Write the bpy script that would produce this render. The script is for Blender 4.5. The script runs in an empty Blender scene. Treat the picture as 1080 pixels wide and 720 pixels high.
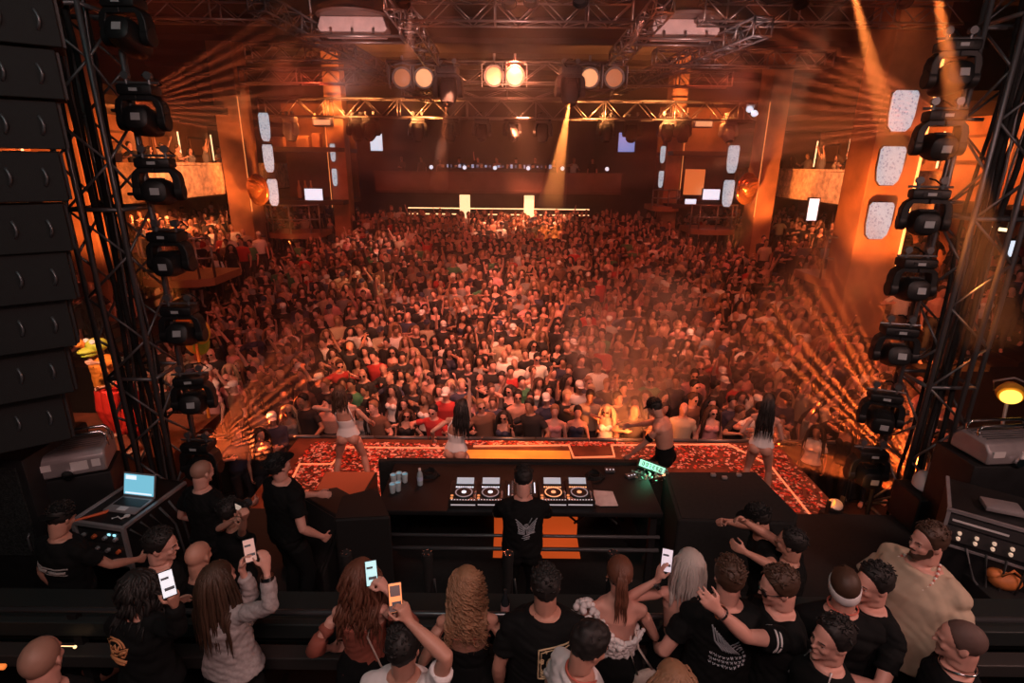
import bpy, bmesh, math, random
import numpy as np
from math import sin, cos, pi, radians as RAD, sqrt, atan2
from mathutils import Vector, Matrix, Euler, noise as mnoise
V = Vector
rnd = random.Random(7)
SC = bpy.context.scene
COL = SC.collection

# ------------------------------------------------------------------ camera
HC = 4.7; PITCH = RAD(17.9); FPX = 580.0; ROLL = RAD(0.6)
_F = V((0, cos(PITCH), -sin(PITCH))); _R = V((1, 0, 0)); _U = V((0, sin(PITCH), cos(PITCH)))
CAM = V((0, 0, HC))
def ray(px, py):
    u = (px-540)/FPX; v = (360-py)/FPX
    u0 = u*cos(ROLL)-v*sin(ROLL); v0 = u*sin(ROLL)+v*cos(ROLL)
    return _F+u0*_R+v0*_U
def at(px, py, Y=None, z=None, d=None, X=None):
    r = ray(px, py)
    if d is None:
        if Y is not None: d = Y/r.y
        elif X is not None: d = X/r.x
        else: d = (z-HC)/r.z
    return CAM+r*d
def proj(p):
    q = V(p)-CAM
    d = q.dot(_F); u0 = q.dot(_R)/d; v0 = q.dot(_U)/d
    u = u0*cos(ROLL)+v0*sin(ROLL); v = -u0*sin(ROLL)+v0*cos(ROLL)
    return 540+u*FPX, 360-v*FPX, d
cam = bpy.data.cameras.new('camera'); cam_o = bpy.data.objects.new('camera', cam); COL.objects.link(cam_o)
cam.sensor_width = 36; cam.lens = FPX/1080*36; cam.clip_start = .05; cam.clip_end = 300
_Rr = cos(ROLL)*_R+sin(ROLL)*_U; _Ur = -sin(ROLL)*_R+cos(ROLL)*_U
M = Matrix((( _Rr.x, _Ur.x, -_F.x, 0), (_Rr.y, _Ur.y, -_F.y, 0), (_Rr.z, _Ur.z, -_F.z, HC), (0, 0, 0, 1)))
cam_o.matrix_world = M
SC.camera = cam_o

# ------------------------------------------------------------------ materials
MATS = {}
def mat(name, col=(.5, .5, .5), rough=.6, metal=0., emit=None, es=0., noise=0., nscale=8., bump=0., bscale=40., alpha=None, spec=None):
    if name in MATS: return MATS[name]
    m = bpy.data.materials.new(name); m.use_nodes = True
    nt = m.node_tree; b = nt.nodes['Principled BSDF']
    b.inputs['Base Color'].default_value = (*col, 1); b.inputs['Roughness'].default_value = rough; b.inputs['Metallic'].default_value = metal
    if spec is not None: b.inputs['Specular IOR Level'].default_value = spec
    tc = None
    if noise or bump:
        tc = nt.nodes.new('ShaderNodeTexCoord')
    if noise:
        n = nt.nodes.new('ShaderNodeTexNoise'); n.inputs['Scale'].default_value = nscale; n.inputs['Detail'].default_value = 4
        nt.links.new(tc.outputs['Object'], n.inputs['Vector'])
        r = nt.nodes.new('ShaderNodeValToRGB')
        r.color_ramp.elements[0].position = .3; r.color_ramp.elements[1].position = .7
        r.color_ramp.elements[0].color = (*[c*(1-noise) for c in col], 1); r.color_ramp.elements[1].color = (*[min(1, c*(1+noise)) for c in col], 1)
        nt.links.new(n.outputs['Fac'], r.inputs['Fac']); nt.links.new(r.outputs['Color'], b.inputs['Base Color'])
    if bump:
        n = nt.nodes.new('ShaderNodeTexNoise'); n.inputs['Scale'].default_value = bscale; n.inputs['Detail'].default_value = 3
        nt.links.new(tc.outputs['Object'], n.inputs['Vector'])
        bp = nt.nodes.new('ShaderNodeBump'); bp.inputs['Strength'].default_value = bump; bp.inputs['Distance'].default_value = .01
        nt.links.new(n.outputs['Fac'], bp.inputs['Height']); nt.links.new(bp.outputs['Normal'], b.inputs['Normal'])
    if emit:
        b.inputs['Emission Color'].default_value = (*emit, 1); b.inputs['Emission Strength'].default_value = es
    MATS[name] = m
    return m

# ------------------------------------------------------------------ mesh builder
def basis(d):
    d = V(d).normalized()
    a = V((0, 0, 1)) if abs(d.z) < .9 else V((1, 0, 0))
    x = d.cross(a).normalized(); y = x.cross(d).normalized()
    return x, y, d
class MB:
    def __init__(s): s.v = []; s.f = []; s.m = []; s.cur = 0
    def quad(s, *ids): s.f.append(ids); s.m.append(s.cur)
    def box(s, c, sz, R=None):
        c = V(c); b = len(s.v); h = V(sz)*.5
        for i in (-1, 1):
            for j in (-1, 1):
                for k in (-1, 1):
                    p = V((i*h.x, j*h.y, k*h.z))
                    if R is not None: p = R @ p
                    s.v.append(c+p)
        for q in ((0, 1, 3, 2), (4, 6, 7, 5), (0, 4, 5, 1), (2, 3, 7, 6), (0, 2, 6, 4), (1, 5, 7, 3)): s.quad(*[b+i for i in q])
        return s
    def cbox(s, c, sz, ch=.1, R=None):
        """box with chamfered vertical-section edges (bevel), all 12 edges softened"""
        bm = bmesh.new(); bmesh.ops.create_cube(bm, size=1)
        for v in bm.verts: v.co = V((v.co.x*sz[0], v.co.y*sz[1], v.co.z*sz[2]))
        bmesh.ops.bevel(bm, geom=list(bm.edges), offset=ch, segments=2, affect='EDGES', profile=.5)
        b = len(s.v)
        for v in bm.verts:
            p = v.co.copy()
            if R is not None: p = R @ p
            s.v.append(p+V(c))
        bm.verts.index_update()
        for f in bm.faces: s.quad(*[b+v.index for v in f.verts])
        bm.free(); return s
    def rings(s, rs, cap=True, closed=False):
        """rs: list of rings (lists of points, equal length)"""
        n = len(rs[0]); b = len(s.v)
        for r in rs: s.v.extend(V(p) for p in r)
        k = len(rs)
        for i in range(k if closed else k-1):
            i2 = (i+1) % k
            for j in range(n):
                j2 = (j+1) % n
                s.quad(b+i*n+j, b+i*n+j2, b+i2*n+j2, b+i2*n+j)
        if cap and not closed:
            s.quad(*[b+j for j in range(n)][::-1]); s.quad(*[b+(k-1)*n+j for j in range(n)])
        return s
    def tube(s, p0, p1, r0, r1=None, n=8):
        r1 = r0 if r1 is None else r1
        p0 = V(p0); p1 = V(p1); x, y, d = basis(p1-p0)
        R = []
        for p, r in ((p0, r0), (p1, r1)): R.append([p+(x*cos(2*pi*j/n)+y*sin(2*pi*j/n))*r for j in range(n)])
        return s.rings(R)
    def path(s, pts, r, n=6, taper=None):
        pts = [V(p) for p in pts]; R = []; x = None
        for i, p in enumerate(pts):
            d = (pts[min(i+1, len(pts)-1)]-pts[max(i-1, 0)])
            if d.length < 1e-9: d = V((0, 0, 1))
            d.normalize()
            if x is None: x, y, _ = basis(d)
            else:
                x = (x-d*x.dot(d))
                if x.length < 1e-6: x, y, _ = basis(d)
                x.normalize(); y = d.cross(x)
            rr = r if taper is None else r*taper(i/(len(pts)-1))
            R.append([p+(x*cos(2*pi*j/n)+y*sin(2*pi*j/n))*rr for j in range(n)])
        return s.rings(R)
    def lathe(s, prof, c=(0, 0, 0), axis=(0, 0, 1), n=20):
        x, y, d = basis(axis); c = V(c)
        return s.rings([[c+d*h+(x*cos(2*pi*j/n)+y*sin(2*pi*j/n))*max(r, 1e-4) for j in range(n)] for r, h in prof])
    def ell(s, c, r, R=None, n=14, m=9):
        c = V(c); rs = []
        for i in range(m):
            t = -pi/2+pi*(i+.02)/(m-1+.04) if True else 0
            rr = []
            for j in range(n):
                p = V((cos(t)*cos(2*pi*j/n)*r[0], cos(t)*sin(2*pi*j/n)*r[1], sin(t)*r[2]))
                if R is not None: p = R @ p
                rr.append(c+p)
            rs.append(rr)
        return s.rings(rs)
    def prism(s, poly, axis, h, origin=(0, 0, 0), ax=None, ay=None):
        """polygon (2d) in plane ax, ay extruded along axis by h"""
        o = V(origin); ax = V(ax); ay = V(ay); axis = V(axis).normalized()
        return s.rings([[o+ax*a+ay*b for a, b in poly], [o+ax*a+ay*b+axis*h for a, b in poly]])
    def mesh(s, name, mats, smooth=False):
        me = bpy.data.meshes.new(name)
        me.from_pydata([tuple(p) for p in s.v], [], s.f)
        for m in (mats if isinstance(mats, (list, tuple)) else [mats]): me.materials.append(m)
        if len(me.materials) > 1: me.polygons.foreach_set('material_index', s.m)
        bm = bmesh.new(); bm.from_mesh(me); bmesh.ops.recalc_face_normals(bm, faces=bm.faces); bm.to_mesh(me); bm.free()
        if smooth is True: me.polygons.foreach_set('use_smooth', [True]*len(me.polygons))
        elif smooth:
            me.polygons.foreach_set('use_smooth', [True]*len(me.polygons)); me.set_sharp_from_angle(angle=RAD(smooth))
        me.update(); return me
    def build(s, name, mats, parent=None, smooth=35, bevel=0):
        o = link(name, s.mesh(name, mats, smooth), parent)
        if bevel:
            md = o.modifiers.new('bevel', 'BEVEL'); md.width = bevel; md.segments = 2; md.limit_method = 'ANGLE'
        return o
def link(name, data, parent=None):
    o = bpy.data.objects.new(name, data); COL.objects.link(o)
    if parent is not None: o.parent = parent
    return o
def tag(o, label=None, cat=None, group=None, kind=None):
    if label: o['label'] = label
    if cat: o['category'] = cat
    if group: o['group'] = group
    if kind: o['kind'] = kind
    return o
def empty(name, loc=(0, 0, 0), rz=0., label=None, cat=None, group=None, M=None):
    o = bpy.data.objects.new(name, None); COL.objects.link(o); o.empty_display_size = .1
    if M is not None: o.matrix_world = M
    else: o.location = loc; o.rotation_euler = (0, 0, rz)
    return tag(o, label, cat, group)
def kids(o): return [c for c in bpy.data.objects if c.parent == o]
def copy_tree(o, parent=None, _map=None):
    c = o.copy(); COL.objects.link(c); c.parent = parent
    for ch in CH.get(o.name, []): copy_tree(ch, c)
    return c
CH = {}
def index_children():
    CH.clear()
    for o in bpy.data.objects:
        if o.parent: CH.setdefault(o.parent.name, []).append(o)
def structure(o): o['kind'] = 'structure'; return o
def Rz(a): return Matrix.Rotation(a, 3, 'Z')
def Rx(a): return Matrix.Rotation(a, 3, 'X')
def Ry(a): return Matrix.Rotation(a, 3, 'Y')
def face_to(d, up=(0, 0, 1)):
    """rotation whose local -Z... local Z points along d"""
    x, y, d = basis(d)
    return Matrix((x, y, d)).transposed()
# ------------------------------------------------------------------ people
WR = [0]
def remesh(mb, name, voxel, smooth=3, fac=.5, decim=None, wrinkle=0.):
    me = mb.mesh(name+'_raw', [], True)
    o = bpy.data.objects.new(name+'_tmp', me); COL.objects.link(o)
    r = o.modifiers.new('r', 'REMESH'); r.mode = 'VOXEL'; r.voxel_size = voxel; r.use_smooth_shade = True
    if smooth:
        s = o.modifiers.new('s', 'SMOOTH'); s.factor = fac; s.iterations = smooth
    if decim:
        d = o.modifiers.new('d', 'DECIMATE'); d.ratio = decim
    dg = bpy.context.evaluated_depsgraph_get()
    out = bpy.data.meshes.new_from_object(o.evaluated_get(dg)); out.name = name
    bpy.data.objects.remove(o); bpy.data.meshes.remove(me)
    out.polygons.foreach_set('use_smooth', [True]*len(out.polygons))
    if wrinkle:
        WR[0] += 1; nv = len(out.vertices); co = np.empty(nv*3, 'f'); no = np.empty(nv*3, 'f')
        out.vertices.foreach_get('co', co); out.vertex_normals.foreach_get('vector', no); co = co.reshape(-1, 3); no = no.reshape(-1, 3)
        g = np.random.RandomState(WR[0]); w = np.zeros(nv)
        warp = co+.03*np.sin(co[:, [1, 2, 0]]*14+g.rand(3)*6)
        for _ in range(9):
            kv = g.randn(3)*np.array([.7, .7, 1.])*26*(.5+g.rand()); w += np.abs(np.sin(warp @ kv+g.rand()*6.28))-.6
        co += no*(w*wrinkle*.28)[:, None]
        out.vertices.foreach_set('co', co.ravel().astype('f'))
        out.update()
    return out
def ring_ell(c, ax, ay, n=18, sq=1.0):
    out = []
    for j in range(n):
        t = 2*pi*j/n; a, b = cos(t), sin(t)
        if sq != 1: a = math.copysign(abs(a)**sq, a); b = math.copysign(abs(b)**sq, b)
        out.append(V(c)+V(ax)*a+V(ay)*b)
    return out
def limb(mb, pts, n=12, dome=True):
    """pts: list of (point, radius) -> round limb; ends get a dome"""
    P = [V(p) for p, r in pts]; Rr = [r for p, r in pts]
    rs = []; x = None; N = len(P)
    for i in range(N):
        d = (P[min(i+1, N-1)]-P[max(i-1, 0)]).normalized()
        if x is None: x, y, _ = basis(d)
        else:
            x = x-d*x.dot(d)
            if x.length < 1e-5: x, y, _ = basis(d)
            x.normalize(); y = d.cross(x)
        rs.append(([P[i]+(x*cos(2*pi*j/n)+y*sin(2*pi*j/n))*Rr[i] for j in range(n)]))
    if dome:
        d0 = (P[0]-P[1]).normalized(); d1 = (P[-1]-P[-2]).normalized()
        pre = []
        for a in (.85, .5):
            c = P[0]; pre.append([c+(q-c)*sqrt(1-a*a)+d0*Rr[0]*a for q in rs[0]])
        post = []
        for a in (.5, .85):
            c = P[-1]; post.append([c+(q-c)*sqrt(1-a*a)+d1*Rr[-1]*a for q in rs[-1]])
        rs = pre+rs+post
    mb.rings(rs)
def lerp(a, b, t): return a+(b-a)*t
def ik(S, T, a, b, pole):
    S = V(S); T = V(T); d = T-S; L = d.length
    L2 = min(L, (a+b)*.998)
    if L < 1e-6: d = V((0, 0, -1))
    d.normalize(); T = S+d*L2
    c = (a*a+L2*L2-b*b)/(2*L2); h = sqrt(max(a*a-c*c, 0))
    p = V(pole); p = p-d*p.dot(d)
    if p.length < 1e-5: p = basis(d)[0]
    p.normalize()
    return S+d*c+p*h, T
MALE = dict(hip=(.165, .118), waist=(.148, .108), ribs=(.162, .12), chest=(.178, .128), sho=(.168, .10), neck=(.062, .062), shw=.188, arm=1., leg=1., h=1.78)
FEM = dict(hip=(.178, .122), waist=(.118, .09), ribs=(.132, .102), chest=(.146, .112), sho=(.138, .085), neck=(.05, .052), shw=.165, arm=.80, leg=.95, h=1.66)
class Body:
    """joint positions of a posed figure; local frame faces +Y, feet near z=0"""
    def __init__(s, sex='m', h=None, build=1., lean=0., side=0., twist=0., yaw=0., nod=0., tilt=0., rh=None, lh=None, rpole=None, lpole=None,
                 hips=None, rf=None, lf=None, hipyaw=0., rcurl=.45, lcurl=.45, rpalm=None, lpalm=None, rdir=None, ldir=None, shrug=0., belly=0.):
        D = dict(MALE if sex == 'm' else FEM); s.sex = sex; s.D = D; s.build = build; s.belly = belly
        k = (h or D['h'])/1.78; s.k = k
        hz = .972*k; s.hips = V(hips)*1 if hips else V((0, 0, hz))
        s.Hrot = Rz(hipyaw)
        # spine rings: height above hips, fraction of bend
        lev = [('crotch', -.085, 0), ('hip', 0, 0), ('waist', .14, .3), ('ribs', .27, .6), ('chest', .395, .9), ('sho', .475, 1.), ('neck', .535, 1.), ('skull', .615, 1.)]
        s.ring = {}; prev = s.hips.copy(); ph = 0
        for nm, hh, fr in lev:
            R = s.Hrot @ Rz(twist*fr) @ Ry(side*fr) @ Rx(-lean*fr)
            p = prev+(R @ V((0, 0, (hh-ph)*k))); s.ring[nm] = (p, R); prev = p; ph = hh
        sp, SR = s.ring['sho']; s.SR = SR
        s.Nb = s.ring['neck'][0]
        s.HR = SR @ Rz(yaw) @ Ry(tilt) @ Rx(-nod)
        s.head = s.Nb+SR @ V((0, .0, .075*k))+s.HR @ V((0, .018, .085))
        w = D['shw']*k*(.5+.5*build)
        s.sh = {}; s.el = {}; s.wr = {}; s.hd = {}; s.hn = {}
        ua, fa = .285*k, .255*k
        for sd, sg, tgt, pol, hdir, pn in (('r', 1, rh, rpole, rdir, rpalm), ('l', -1, lh, lpole, ldir, lpalm)):
            S = sp+SR @ V((sg*w, -.01, -.04*k+shrug))
            if tgt is None: T = S+SR @ V((sg*.07, .04, -.52*k))
            else: T = V(tgt)
            if T.z > S.z+.1: S = S+SR @ V((-sg*.02, 0, .05*k))
            pl = V(pol) if pol is not None else SR @ V((sg*.5, -.8, -.3))
            E, W = ik(S, T, ua, fa, pl)
            s.sh[sd] = S; s.el[sd] = E; s.wr[sd] = W
            hd = (W-E).normalized() if hdir is None else V(hdir).normalized()
            s.hd[sd] = hd
            pnv = V(pn) if pn is not None else SR @ V((-sg, .25, 0))
            pnv = pnv-hd*pnv.dot(hd)
            if pnv.length < 1e-4: pnv = basis(hd)[0]
            s.hn[sd] = pnv.normalized()
        s.curl = {'r': rcurl, 'l': lcurl}
        s.hj = {}; s.kn = {}; s.an = {}; s.fd = {}
        for sd, sg, ft in (('r', 1, rf), ('l', -1, lf)):
            H = s.hips+s.Hrot @ V((sg*.09*k, 0, -.05*k))
            A = V(ft[:3]) if ft else V((sg*.11*k, 0, .085*k))
            K, A = ik(H, A, .43*k, .425*k, s.Hrot @ V((sg*.15, 1, 0)))
            s.hj[sd] = H; s.kn[sd] = K; s.an[sd] = A
            s.fd[sd] = s.Hrot @ Rz(-sg*.25) @ V((0, 1, 0))
    def hand(s, mb, sd):
        k = s.k*(.92 if s.sex == 'f' else 1.); W = s.wr[sd]; d = s.hd[sd]; nrm = s.hn[sd]
        sg = 1 if sd == 'r' else -1
        x = d.cross(nrm)*sg     # towards thumb side
        L = .088*k
        rs = []
        for t, w, th in ((-.012, .024, .018), (.0, .027, .019), (.035*k, .037*k, .017), (.06*k, .042*k, .016), (L, .041*k, .0135)):
            rs.append(ring_ell(W+d*t, x*w, nrm*th, 12, .8))
        mb.rings(rs)
        c = s.curl[sd]
        for i, (off, ln, r) in enumerate(((.031, .078, .0088), (.011, .088, .0092), (-.011, .081, .0088), (-.031, .062, .0078))):
            p = W+d*(L-.012)+x*(off*k)
            dirv = (d+x*(off*3.0*(1-c))).normalized()
            pts = [(p-d*.02, r*1.1), (p, r*1.1)]; ang = 0
            for q, fr in enumerate((.45, .32, .25)):
                ang += c*(.9 if q == 0 else 1.15)
                dd = dirv*cos(ang)+nrm*sin(ang)
                p = p+dd*ln*fr*k; pts.append((p, r*(1-.1*(q+1))))
            limb(mb, pts, 8)
        tb = W+d*.022*k+x*.026*k
        td = (d*.62+x*.62+nrm*(.3+.3*c)).normalized()
        p1 = tb+td*.042*k; t2 = (d*.85+x*.25*(1-c)+nrm*(.35+.5*c)).normalized(); p2 = p1+t2*.030*k; p3 = p2+t2*.024*k
        limb(mb, [(tb-td*.012, .013), (p1, .0105), (p2, .0098), (p3, .0082)], 8)
    def head_mesh(s, mb):
        H = s.head; R = s.HR; g = 1.0 if s.sex == 'm' else .94
        def E(c, r, rot=None): mb.ell(H+R @ (V(c)*g), V(r)*g, (R @ rot) if rot is not None else R, 16, 11)
        E((0, -.012, .032), (.074, .094, .086)); E((0, .026, .028), (.066, .068, .075))
        E((0, .028, -.038), (.056, .062, .078)); E((0, .052, -.082), (.036, .036, .026)); E((0, .078, -.098), (.021, .017, .016))
        E((0, .082, .014), (.052, .018, .013)); E((.033, .066, -.028), (.024, .024, .022)); E((-.033, .066, -.028), (.024, .024, .022))
        E((0, .094, -.005), (.0095, .014, .026), Rx(-.28)); E((0, .105, -.025), (.015, .015, .011))
        E((0, .086, -.056), (.021, .012, .0055)); E((0, .085, -.065), (.018, .012, .006)); E((0, .06, -.055), (.036, .03, .03))
        for sg in (1, -1):
            E((sg*.075, -.006, -.008), (.009, .021, .032), Rz(sg*.35) @ Rx(.15)); E((sg*.07, .004, -.012), (.01, .012, .018))
            E((sg*.03, .074, -.004), (.014, .010, .010))
            E((sg*.046, -.0, -.062), (.018, .03, .03))
        # neck
        nr = s.D['neck'][0]*(.45+.55*s.build)
        limb(mb, [(s.Nb-s.SR @ V((0, 0, .05)), nr*1.25), (s.Nb+s.SR @ V((0, -.002, .03)), nr*1.02), (H+R @ V((0, -.028, -.045)), nr*.98)], 14)
    def body_rings(s, i0, i1, grow, sc, neckdrop=0.):
        names = ['crotch', 'hip', 'waist', 'ribs', 'chest', 'sho', 'trap', 'neck']; rs = []
        for nm in names[i0:i1+1]:
            if nm == 'trap':
                p = lerp(s.ring['sho'][0], s.ring['neck'][0], .5); R = s.SR; rx, ry = s.D['sho'][0]*.66, s.D['sho'][1]*.82
            else:
                p, R = s.ring[nm]; rx, ry = s.D[{'crotch': 'hip'}.get(nm, nm)]
            if nm == 'crotch' and not sc: rx *= .8; ry *= .85
            if nm == 'neck': rx, ry = rx*(1.25 if not grow else 1.3), ry*(1.2 if not grow else 1.3); p = p-R @ V((0, 0, neckdrop))
            bd = s.build*s.k*sc.get(nm, 1.); cy = 0
            if s.belly and nm in ('waist', 'hip', 'ribs', 'crotch', 'chest'):
                qq = s.belly*(1. if nm == 'waist' else .4 if nm == 'chest' else .75); ry += qq; rx += qq*.8; cy = qq*.7
            rs.append(ring_ell(p+R @ V((0, cy, 0)), R @ V((rx*bd+grow, 0, 0)), R @ V((0, ry*bd+grow, 0)), 24, .86 if nm in ('chest', 'ribs') else .95 if nm == 'sho' else 1.))
        return rs
    def traps(s, mb, grow):
        a = s.build*s.D['arm']
        for sd in 'rl':
            limb(mb, [(lerp(s.Nb, s.sh[sd], .25)+s.SR @ V((0, -.012, -.035)), .046*a+grow*.8), (lerp(s.Nb, s.sh[sd], .6)+s.SR @ V((0, -.01, -.012)), .048*a+grow*.85), (s.sh[sd], .047*a+grow*.85)], 14)
            sg = 1 if sd == 'r' else -1; p, R = s.ring['chest']
            limb(mb, [(p+R @ V((sg*.09*s.k*s.build, -.01, .02)), .07*s.k*s.build+grow), (s.sh[sd]+s.SR @ V((-sg*.03, 0, -.02)), .058*a+grow*.9)], 14)
    def torso(s, mb, grow=0., a='crotch', b='neck'):
        names = ['crotch', 'hip', 'waist', 'ribs', 'chest', 'sho', 'trap', 'neck']
        i0, i1 = names.index(a), names.index(b); mb.rings(s.body_rings(i0, i1, grow, {}))
        if i1 >= 5: s.traps(mb, grow)
        if s.sex == 'f' and i1 >= 4:
            p, R = s.ring['chest']
            for sg in (1, -1): mb.ell(p+R @ V((sg*.07*s.k, .085*s.build, -.035)), V((.062, .06, .062))*s.build+V((1, 1, 1))*grow, R, 14, 9)
        if i0 <= 1:
            p, R = s.ring['hip']
            for sg in (1, -1): mb.ell(p+R @ V((sg*.075*s.build, -.05, -.05)), V((.09, .085, .095))*s.k*s.build*(1.04 if s.sex == 'f' else .95)+V((1, 1, 1))*grow, R, 14, 9)
    def arm(s, mb, sd, grow=0., t1=None, hand=True):
        """t1: sleeve end along the arm 0..2 (1 = elbow)"""
        a = s.D['arm']*s.k*(.4+.6*s.build); S, E, W = s.sh[sd], s.el[sd], s.wr[sd]
        prof = [(0, .047), (.25, .05), (.55, .045), (.9, .039), (1.0, .038), (1.22, .042), (1.5, .037), (1.85, .027), (2.0, .0255)]
        def P(t): return lerp(S, E, t) if t <= 1 else lerp(E, W, t-1)
        pts = [(P(t), r*a+grow*((.55+.6*t) if t1 is not None and t1 < 1.2 else 1)) for t, r in prof if t1 is None or t < t1-.05]
        if t1 is not None:
            for (ta, ra), (tb, rb) in zip(prof, prof[1:]):
                if ta <= t1 <= tb: pts.append((P(t1), lerp(ra, rb, (t1-ta)/(tb-ta))*a+grow*1.15)); break
        if t1 is None: limb(mb, pts, 14)
        else:
            n = MB(); limb(n, pts, 16); # flat cuff: drop the end dome rings
            k = 16
            # rebuild without trailing dome
            rings = [n.v[i*k:(i+1)*k] for i in range(len(n.v)//k)][:-2]
            mb.rings(rings)
        if t1 is None and hand: s.hand(mb, sd)
    def leg(s, mb, sd, grow=0., t1=2.0, foot=True, flare=0.):
        a = s.D['leg']*s.k*(.4+.6*s.build); H, K, A = s.hj[sd], s.kn[sd], s.an[sd]
        prof = [(0, .08), (.2, .088), (.5, .076), (.85, .058), (1.0, .055), (1.15, .054), (1.35, .057), (1.6, .047), (1.85, .037), (2.0, .036)]
        def P(t): return lerp(H, K, t) if t <= 1 else lerp(K, A, t-1)
        pts = [(P(t), r*a+grow+flare*t) for t, r in prof if t <= t1]
        limb(mb, pts, 14)
        if foot:
            d = s.fd[sd]; x = V((d.y, -d.x, 0)); u = V((0, 0, 1)); k = s.k
            rs = []
            for t, w, h, c in ((-.06, .028, .03, -.035), (-.03, .036, .05, -.03), (.03, .038, .052, -.03), (.09, .044, .034, -.048), (.15, .046, .024, -.058), (.185, .034, .018, -.062)):
                rs.append(ring_ell(A+d*t*k+u*c*k, x*(w*k+grow*.5), u*(h*k+grow*.3), 12))
            mb.rings(rs)
    def skin(s, name, voxel=.008, smooth=3, legs=True, decim=None):
        mb = MB(); s.torso(mb); s.head_mesh(mb)
        for sd in 'rl':
            s.arm(mb, sd)
            if legs: s.leg(mb, sd)
        return remesh(mb, name, voxel, smooth, decim=decim)
    # ---------------- clothes
    def shirt(s, name, voxel=.01, sleeve=.62, grow=.016, length='hip', top='neck', smooth=3, decim=None, loose=1.0):
        smooth = smooth+7; mb = MB(); sc = {'waist': 1.06*loose, 'hip': 1.0*loose, 'crotch': 1.1*loose}
        names = ['crotch', 'hip', 'waist', 'ribs', 'chest', 'sho', 'trap', 'neck']
        mb.rings(s.body_rings(names.index(length), names.index(top), grow, sc, .012))
        if top == 'neck':
            s.traps(mb, grow)
            for sd in 'rl':
                if sleeve: s.arm(mb, sd, grow*(1.1 if sleeve < 1.2 else .7), sleeve)
        if s.sex == 'f' and top in ('neck', 'sho', 'chest'):
            p, R = s.ring['chest']
            for sg in (1, -1): mb.ell(p+R @ V((sg*.07*s.k, .085*s.build, -.035)), V((.062, .06, .062))*s.build+V((1, 1, 1))*grow*.8, R, 14, 9)
        if length in ('hip', 'crotch'):
            p, R = s.ring['hip']
            for sg in (1, -1): mb.ell(p+R @ V((sg*.075*s.build, -.05, -.0)), V((.085, .08, .06))*s.k*s.build+V((1, 1, 1))*grow*.8, R, 12, 8)
        return remesh(mb, name, voxel, smooth, decim=decim, wrinkle=.011 if voxel < .015 else 0)
    def trousers(s, name, voxel=.012, grow=.014, t1=2.0, smooth=3, decim=None):
        mb = MB(); s.torso(mb, grow*.7, 'crotch', 'waist')
        p, R = s.ring['waist']
        for sd in 'rl': s.leg(mb, sd, grow, t1, foot=False)
        return remesh(mb, name, voxel, smooth, decim=decim, wrinkle=.006 if voxel < .015 else 0)
    def skirt(s, name, drop=.4, flare=.05, voxel=.012, grow=.018, decim=None):
        mb = MB(); p0, R = s.ring['waist']; p1 = s.ring['hip'][0]; rx, ry = s.D['hip']; wx, wy = s.D['waist']; b = s.build*s.k
        Z = V((0, 0, 1)); rs = [ring_ell(p0, R @ V((wx*b+grow, 0, 0)), R @ V((0, wy*b+grow, 0)), 24), ring_ell(p1, R @ V((rx*b*1.05+grow, 0, 0)), R @ V((0, ry*b*1.15+grow, 0)), 24)]
        for t in (.35, .7, 1.): rs.append(ring_ell(p1-Z*drop*t, R @ V((rx*b*1.05+grow+flare*t, 0, 0)), R @ V((0, ry*b*1.2+grow+flare*t, 0)), 24))
        mb.rings(rs)
        for sg in (1, -1): mb.ell(p1+R @ V((sg*.075, -.05, -.05)), V((.09, .085, .095))*b+V((1, 1, 1))*grow, R, 14, 9)
        return remesh(mb, name, voxel, 3, decim=decim, wrinkle=.006 if voxel < .015 else 0)
    # ---------------- hair: the cap sinks into the head where the face is
    def hair_cap(s, name, thick=.012, hairline=.62, back=-.055, rough=.006, n=44, m=30, seed=0, top=0., curl=60., side=1.0):
        H, R = s.head, s.HR; g = 1.0 if s.sex == 'm' else .94; mb = MB(); rs = []
        c0 = V((0, -.012, .032)); ra = V((.074, .094, .086))
        for i in range(m):
            t = -pi/2+pi*(i+.05)/(m-1+.1); row = []
            for j in range(n):
                f = 2*pi*j/n; d = V((cos(t)*cos(f), cos(t)*sin(f), sin(t)))
                p = c0+V((d.x*ra.x, d.y*ra.y, d.z*ra.z))
                # wanted thickness: hair above a hairline that drops from forehead to nape
                fr = max(0, d.y)  # 1 at the face
                line = lerp(back, .075*hairline/.62, min(1, fr*1.25)**1.1) if fr > 0 else back
                sidez = -.03*side
                if abs(d.x) > .6 and fr < .5: line = max(line, sidez)
                e = (p.z-line)/.022; e = max(-1.2, min(1, e))
                nz = mnoise.noise(V((p.x, p.y, p.z))*curl+V((seed, 0, 0)))
                th = (thick+top*max(0, d.z))*max(e, 0)+rough*nz*max(0, e) if e > 0 else .02*e
                row.append(H+R @ ((p+d*(th+.001))*g))
            rs.append(row)
        mb.rings(rs)
        return mb
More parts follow.
